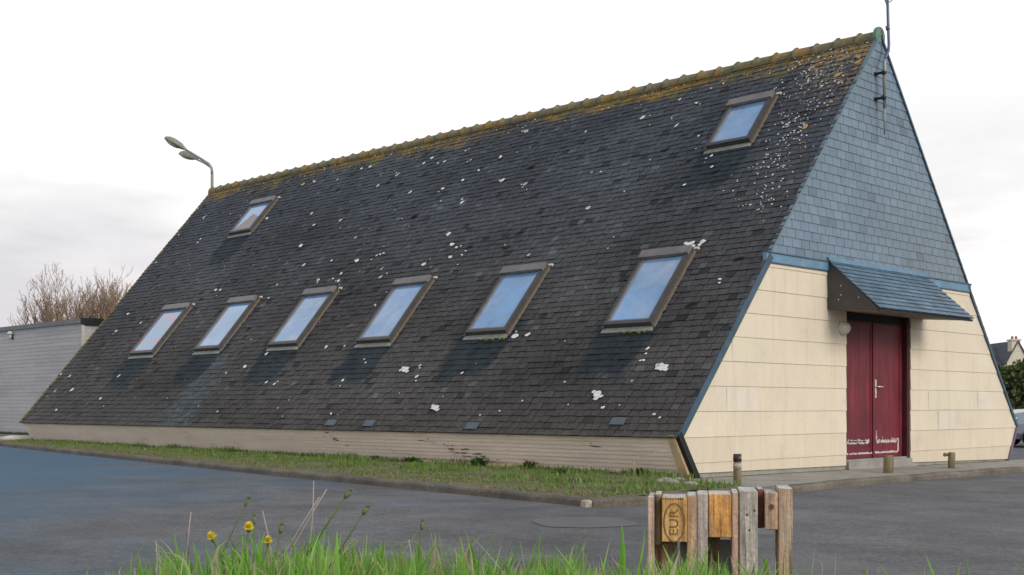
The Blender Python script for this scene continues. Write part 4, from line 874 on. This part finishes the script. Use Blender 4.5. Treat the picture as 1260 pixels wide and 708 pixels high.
# yellow flowers
def stem(mb, px0, D, px1, py1, r_=.0016, c=(.13, .22, .06), mid=0):
    l = (px0 - 630) / FPX * D; root = bank_pt(l, D); tip = at(px1, py1, D)
    pts = [root + (tip - root) * t + RV * mid * math.sin(math.pi * t) for t in (0, .2, .4, .6, .8, 1)]
    mb.tube(pts, [r_, r_, r_, r_, r_ * .9, r_ * .8], 6, c=c); return tip, (pts[-1] - pts[-2]).normalized()
for px0, px1, py1, s, tl, lab in ((322, 262, 660, 1.0, -.5, 'leftmost yellow wildflower on a leaning stem above the grass'), (292, 306, 648, 1.05, .2, 'highest yellow wildflower among the foreground grass'), (304, 330, 665, .85, .1, 'small yellow wildflower lower right of the other two')):
    D = 2.25; l = (px0 - 630) / FPX * D; f_ = empty('yellow_wildflower', bank_pt(l, D), lab, 'flower', 'yellow wildflowers in the foreground grass')
    mb = MB(); tip, d = stem(mb, px0, D, px1, py1 + 4, .002); mb.build('stem', 'grass', f_)
    mb = MB(); ax_ = (V((0, 0, 1)) + RV * tl * .6 - DV * .45).normalized(); u = ax_.orthogonal().normalized(); w_ = ax_.cross(u)
    for ring, rad, lift in ((16, .0125, .002), (12, .0095, .007), (7, .006, .010)):
        for k in range(ring):
            a = 2 * math.pi * (k + rr.random() * .4) / ring; e_ = u * math.cos(a) + w_ * math.sin(a); t_ = w_ * math.cos(a) - u * math.sin(a); b = tip + ax_ * .003; rd_ = rad * s * .84
            mb.face([b + t_ * .0008, b + e_ * rd_ * .6 + t_ * .0022 + ax_ * lift, b + e_ * rd_ + ax_ * lift * 1.3, b + e_ * rd_ * .6 - t_ * .0022 + ax_ * lift, b - t_ * .0008])
    mb.build('petals', 'petal', f_)
    mb = MB(); mb.ball(tip - ax_ * .001, .0045, .0045, .005, 8, 6); mb.build('calyx', 'bud', f_)
for px0, px1, py1, s, lab in ((318, 425, 608, 1.1, 'tallest closed bud on a long green stem in the foreground'), (352, 447, 628, 1.0, 'closed bud on a leaning stem right of the tallest bud'), (318, 345, 651, .9, 'dark closed bud just right of the small yellow flower'), (225, 302, 618, .7, 'thin stem with tiny dark bud above the leftmost yellow flower'), (516, 519, 647, .8, 'dark upright seed head in the grass at mid left'), (330, 313, 640, .7, 'pale fluffy bud directly above the highest yellow flower')):
    D = 2.2; l = (px0 - 630) / FPX * D; f_ = empty('flower_bud', bank_pt(l, D), lab, 'flower bud', 'closed buds in the foreground grass')
    mb = MB(); tip, d = stem(mb, px0, D, px1, py1 + 4, .0017 * s, mid=rr.uniform(-.01, .01)); mb.build('stem', 'grass', f_)
    mb = MB(); mb.tube([tip - d * .002, tip + d * .003, tip + d * .009, tip + d * .014], [.002 * s, .0048 * s, .0046 * s, .0028 * s], 8)
    for k in range(6):
        a = k / 6 * 2 * math.pi; q = tip + d * .013 + (RV * math.cos(a) + DV * math.sin(a)) * .003 * s; mb.tube([q, q + d * .006], [.0012, .0004], 4)
    mb.build('bud_head', 'bud', f_)
for px0, px1, py1, c, lab in ((346, 386, 592, dry, 'tallest bleached dry grass stalk, leftmost of the crossing dry stalks'), (312, 402, 602, dry, 'bleached dry stalk leaning right beside the tallest dry stalk'), (300, 393, 612, dry, 'bent pale dry stalk low among the crossing dry stalks'), (340, 323, 628, dry, 'short pale stalk standing above the small yellow flower'), (176, 192, 666, dry, 'thin pale stalk standing at the left edge of the grass'), (218, 230, 656, (.18, .13, .12), 'curled dark dry stalk at the left end of the grass'), (236, 235, 630, dry, 'faint thin stalk with a pale tip left of the flowers'), (505, 503, 664, dry, 'short white stalk beside the dark seed head'), (808, 804, 690, dry, 'pale stalk in front of the leftmost pallet board')):
    D = 2.3; l = (px0 - 630) / FPX * D; mb = MB(); tip, d = stem(mb, px0, D, px1, py1, .0013, c, rr.choice((-1, 1)) * rr.uniform(.008, .02)); tag(mb.build('dry_stalk', 'grass'), lab, 'grass stalk', 'dry stalks in the foreground grass')

# verge grass and weeds
VG = MB(); rr = random.Random(21)
for i in range(26000):
    x = -19.2 + 20.6 * (rr.random() ** .75); yk = vedge(x) if x < 1.2 else -8.2; yt = -4.76 if x < .1 else -5.66
    t = rr.random(); y = yk + (yt - yk) * t; cl = fbm(x * 1.1, y * 1.6, 7)
    if cl < -.12 + .18 * (.5 - t) and rr.random() < .85: continue
    if px_of((x, y, 0))[0] > 560 and t < .25 and False: continue
    h = rr.uniform(.02, .055) * (1 + .5 * sst(.7, 1, t) + .9 * sst(.15, .4, cl)); k = rr.uniform(.55, 1.25); rt = rr.random()
    rt += .75 * sst(.42, .1, t) * R.random(); h *= .55 + .45 * sst(.2, .6, t)
    c = V((.155, .30, .045)) if rt < .7 else (V((.22, .21, .09)) if rt < .88 else V((.3, .24, .14)))
    z = vz(x, y, yk); s = rr.uniform(.006, .014); a_ = rr.uniform(0, 3.14); u = V((math.cos(a_), math.sin(a_), 0)) * s; tip = V((x + rr.gauss(0, .02), y + rr.gauss(0, .02), z + h))
    VG.face([V((x, y, z - .005)) - u, V((x, y, z - .005)) + u, tip], 0, tuple(c * k))
for i in range(1500):    # grass at the foot of the annex
    x = rr.uniform(-39, -19.4); y = ay - rr.uniform(.02, .5) ; z = gz(x, y) - .01; h = rr.uniform(.05, .1); k = rr.uniform(.5, 1.1); u = V((.03, .0, 0))
    VG.face([V((x, y, z)) - u, V((x, y, z)) + u, V((x + rr.gauss(0, .04), y, z + h))], 0, (.11 * k, .13 * k, .05 * k))
tag(VG.build('verge_grass', 'grass'), 'short patchy grass along the foot of the long low wall', 'grass', kind='stuff')
for px, s, lab in ((462, .7, 'small weed clump left of the timber batten'), (505, .8, 'low leafy weed in the middle of the verge below the wall'), (590, 1.25, 'tallest leafy weed clump against the low wall'), (650, 1.0, 'leafy weed clump right of the tallest one by the wall'), (690, .7, 'small spreading weed out in the verge'), (786, .9, 'weed clump between the pipe stub and the building corner')):
    v_ = at(px, 560, 1) - CAM; yy = -4.95 if px != 690 else -5.6; t = (yy - CAM.y) / v_.y; q = CAM + v_ * t; q.z = vz(q.x, q.y, vedge(q.x))
    mb = MB()
    for k in range(70):
        a = rr.uniform(0, 6.28); d = V((math.cos(a) * rr.uniform(.1, 1), math.sin(a) * rr.uniform(.1, 1), rr.uniform(.3, 1.1))) * .11 * s; u = V((-math.sin(a), math.cos(a), 0)) * rr.uniform(.008, .02); kk = rr.uniform(.5, 1.1)
        b = q + V((rr.gauss(0, .06), rr.gauss(0, .04), 0)) * s; mb.face([b, b + d * .6 + u, b + d, b + d * .6 - u], 0, (.085 * kk, .19 * kk, .03 * kk))
    tag(mb.build('weed_clump', 'grass'), lab, 'weed', 'weed clumps along the low wall')

# ------------------------------------------------------------------ pallet wood in the foreground
WG, WY, WR, WD = (.36, .32, .28), (.34, .225, .14), (.38, .24, .17), (.17, .13, .08)
DP = 3.72
def warm(c): return tuple(min(1, x * 1.45) for x in c)
def pallet(x0, pieces, dep, label, D=DP, yaw=-.15, topdrop=0):
    """pieces: (kind, px0, px1, top py, bottom py, colour) as read at the front face"""
    o0 = at((pieces[0][1] + pieces[-1][2]) / 2, 500, D); o0.z = gr(o0.x, o0.y) - .02
    e_ = empty('wooden_pallet', o0, label, 'pallet', 'pieces of pallet standing upright')
    fx = RV * math.cos(yaw) + DV * math.sin(yaw); bx_ = DV * math.cos(yaw) - RV * math.sin(yaw)
    for kind, a, b, ty, by, c, setb, dp in pieces:
        c = warm(c)
        A_ = at(a, ty, D); w_ = (b - a) / FPX * D; zt_ = A_.z; zb = at(a, by, D).z if by else o0.z
        org = V((A_.x, A_.y, 0)) + bx_ * setb
        T = lambda p, org=org: org + fx * p.x + bx_ * p.y + V((0, 0, p.z))
        mb = MB(); mb.box((0.0006, 0, zb), (w_ - .0006, dp, zt_), 0, c, T=T, bev=.0022)
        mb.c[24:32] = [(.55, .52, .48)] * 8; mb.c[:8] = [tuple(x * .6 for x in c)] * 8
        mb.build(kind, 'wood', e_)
    return e_
p1 = pallet(0, [('board', 797, 805, 611, None, (.34, .24, .19), 0, .17), ('stringer', 805, 813, 609, 672, WD, .03, .14), ('block', 814, 845, 612, 667, (.40, .235, .085), 0, .145), ('board', 845, 857, 610, None, WY, .0, .17), ('slat', 805, 822, 672, None, WR, .10, .02), ('slat', 821, 833, 671, None, WG, .11, .02), ('slat', 836, 845, 672, None, (.2, .18, .19), .09, .02)], .3, 'leftmost upright pallet with the oval stamp on its corner block')
p2 = pallet(0, [('board', 857.5, 871, 608, None, (.26, .22, .20), 0, .17), ('block', 871.5, 900, 608, 662, (.42, .21, .07), .012, .145), ('slat', 871, 887, 666, None, WD, .1, .02), ('board', 900.5, 909, 606, None, WR, 0, .17)], .3, 'middle upright pallet with the plain orange-brown block', D=DP - .0)
p3 = pallet(0, [('board', 909.5, 932, 604, None, (.31, .275, .25), -.008, .2), ('stringer', 932.5, 941, 603, 652, (.16, .07, .05), .05, .1), ('block', 941, 957, 606, 652, (.36, .24, .17), .0, .145), ('board', 957.5, 975, 601, None, (.30, .21, .15), .0, .17)], .3, 'rightmost upright pallet with wide grey board and reddish knotty block')
# stamp burnt into the left block: EUR in an oval
fc = bpy.data.curves.new('stamp_text', 'FONT'); fc.body = 'EUR'; fc.size = .052; fc.align_x = 'CENTER'; fc.align_y = 'CENTER'; fc.extrude = .0006
fo = bpy.data.objects.new('stamp_text', fc); col.objects.link(fo); bpy.context.view_layer.update()
me = bpy.data.meshes.new_from_object(fo.evaluated_get(bpy.context.evaluated_depsgraph_get())); bpy.data.objects.remove(fo)
FX = RV * math.cos(-.15) + DV * math.sin(-.15); BX = DV * math.cos(-.15) - RV * math.sin(-.15)
cen = at(814, 643, DP) + FX * ((845 - 814) / 2 / FPX * DP) - BX * .0008; mb = MB()
def SP(u, v, o=0): return cen + FX * (-v) + V((0, 0, u)) - BX * o
mb.mesh([SP(v.co.x * .86, v.co.y * .72, v.co.z) for v in me.vertices], [tuple(p.vertices) for p in me.polygons])
for k in range(40):
    a, b = 2 * math.pi * k / 40, 2 * math.pi * (k + 1) / 40
    mb.face([SP(math.cos(a) * r1, math.sin(a) * r2, .0005) for r1, r2 in ((.060, .033),)] + [SP(math.cos(b) * .060, math.sin(b) * .033, .0005), SP(math.cos(b) * .056, math.sin(b) * .029, .0005), SP(math.cos(a) * .056, math.sin(a) * .029, .0005)])
for k in range(9):
    y_ = -.03 + .0075 * k; mb.face([SP(.072, y_, .0005), SP(.078, y_ + .004, .0005), SP(.068, y_ + .005, .0005)])
mb.build('stamp', 'wooddark', p1)
def knot(px, py, pal, a_=.008, x0=None):      # knots and nail heads on the front faces
    x0 = x0 or px; c_ = at(x0, py, DP) + FX * ((px - x0) / FPX * DP) - BX * .0095; mb = MB()
    mb.face([c_ + FX * a_ * math.cos(t) * R.uniform(.8, 1.2) + V((0, 0, a_ * 1.4 * math.sin(t) * R.uniform(.8, 1.2))) for t in [k * .7 for k in range(9)]]); mb.build('knot', 'knotdark', pal)
for px_, py_, a_, x0 in ((919, 633, .003, 909.5), (928, 628, .003, 909.5), (922, 652, .0028, 909.5)): knot(px_, py_, p3, a_, x0)
BXS = BX * .009
c_ = at(941, 624, DP) + FX * (.020) - BX * .0008; mb = MB(); mb.face([c_ + FX * .008 * math.cos(t) + V((0, 0, .0095 * math.sin(t))) for t in [k * .6283 for k in range(10)]]); mb.build('knot', 'knotdark', p3)
# pale board seen through the gap
mb = MB(); a = at(884, 664, DP + .16); b = at(903, 664, DP + .16); mb.prism([V((a.x, a.y, gr(a.x, a.y) - .02)), V((b.x, b.y, gr(b.x, b.y) - .02)), b, a], DV * .012)
tag(mb.build('pale_panel', 'palepanel'), 'pale blue-white panel showing through the gap of the middle pallet', 'panel')
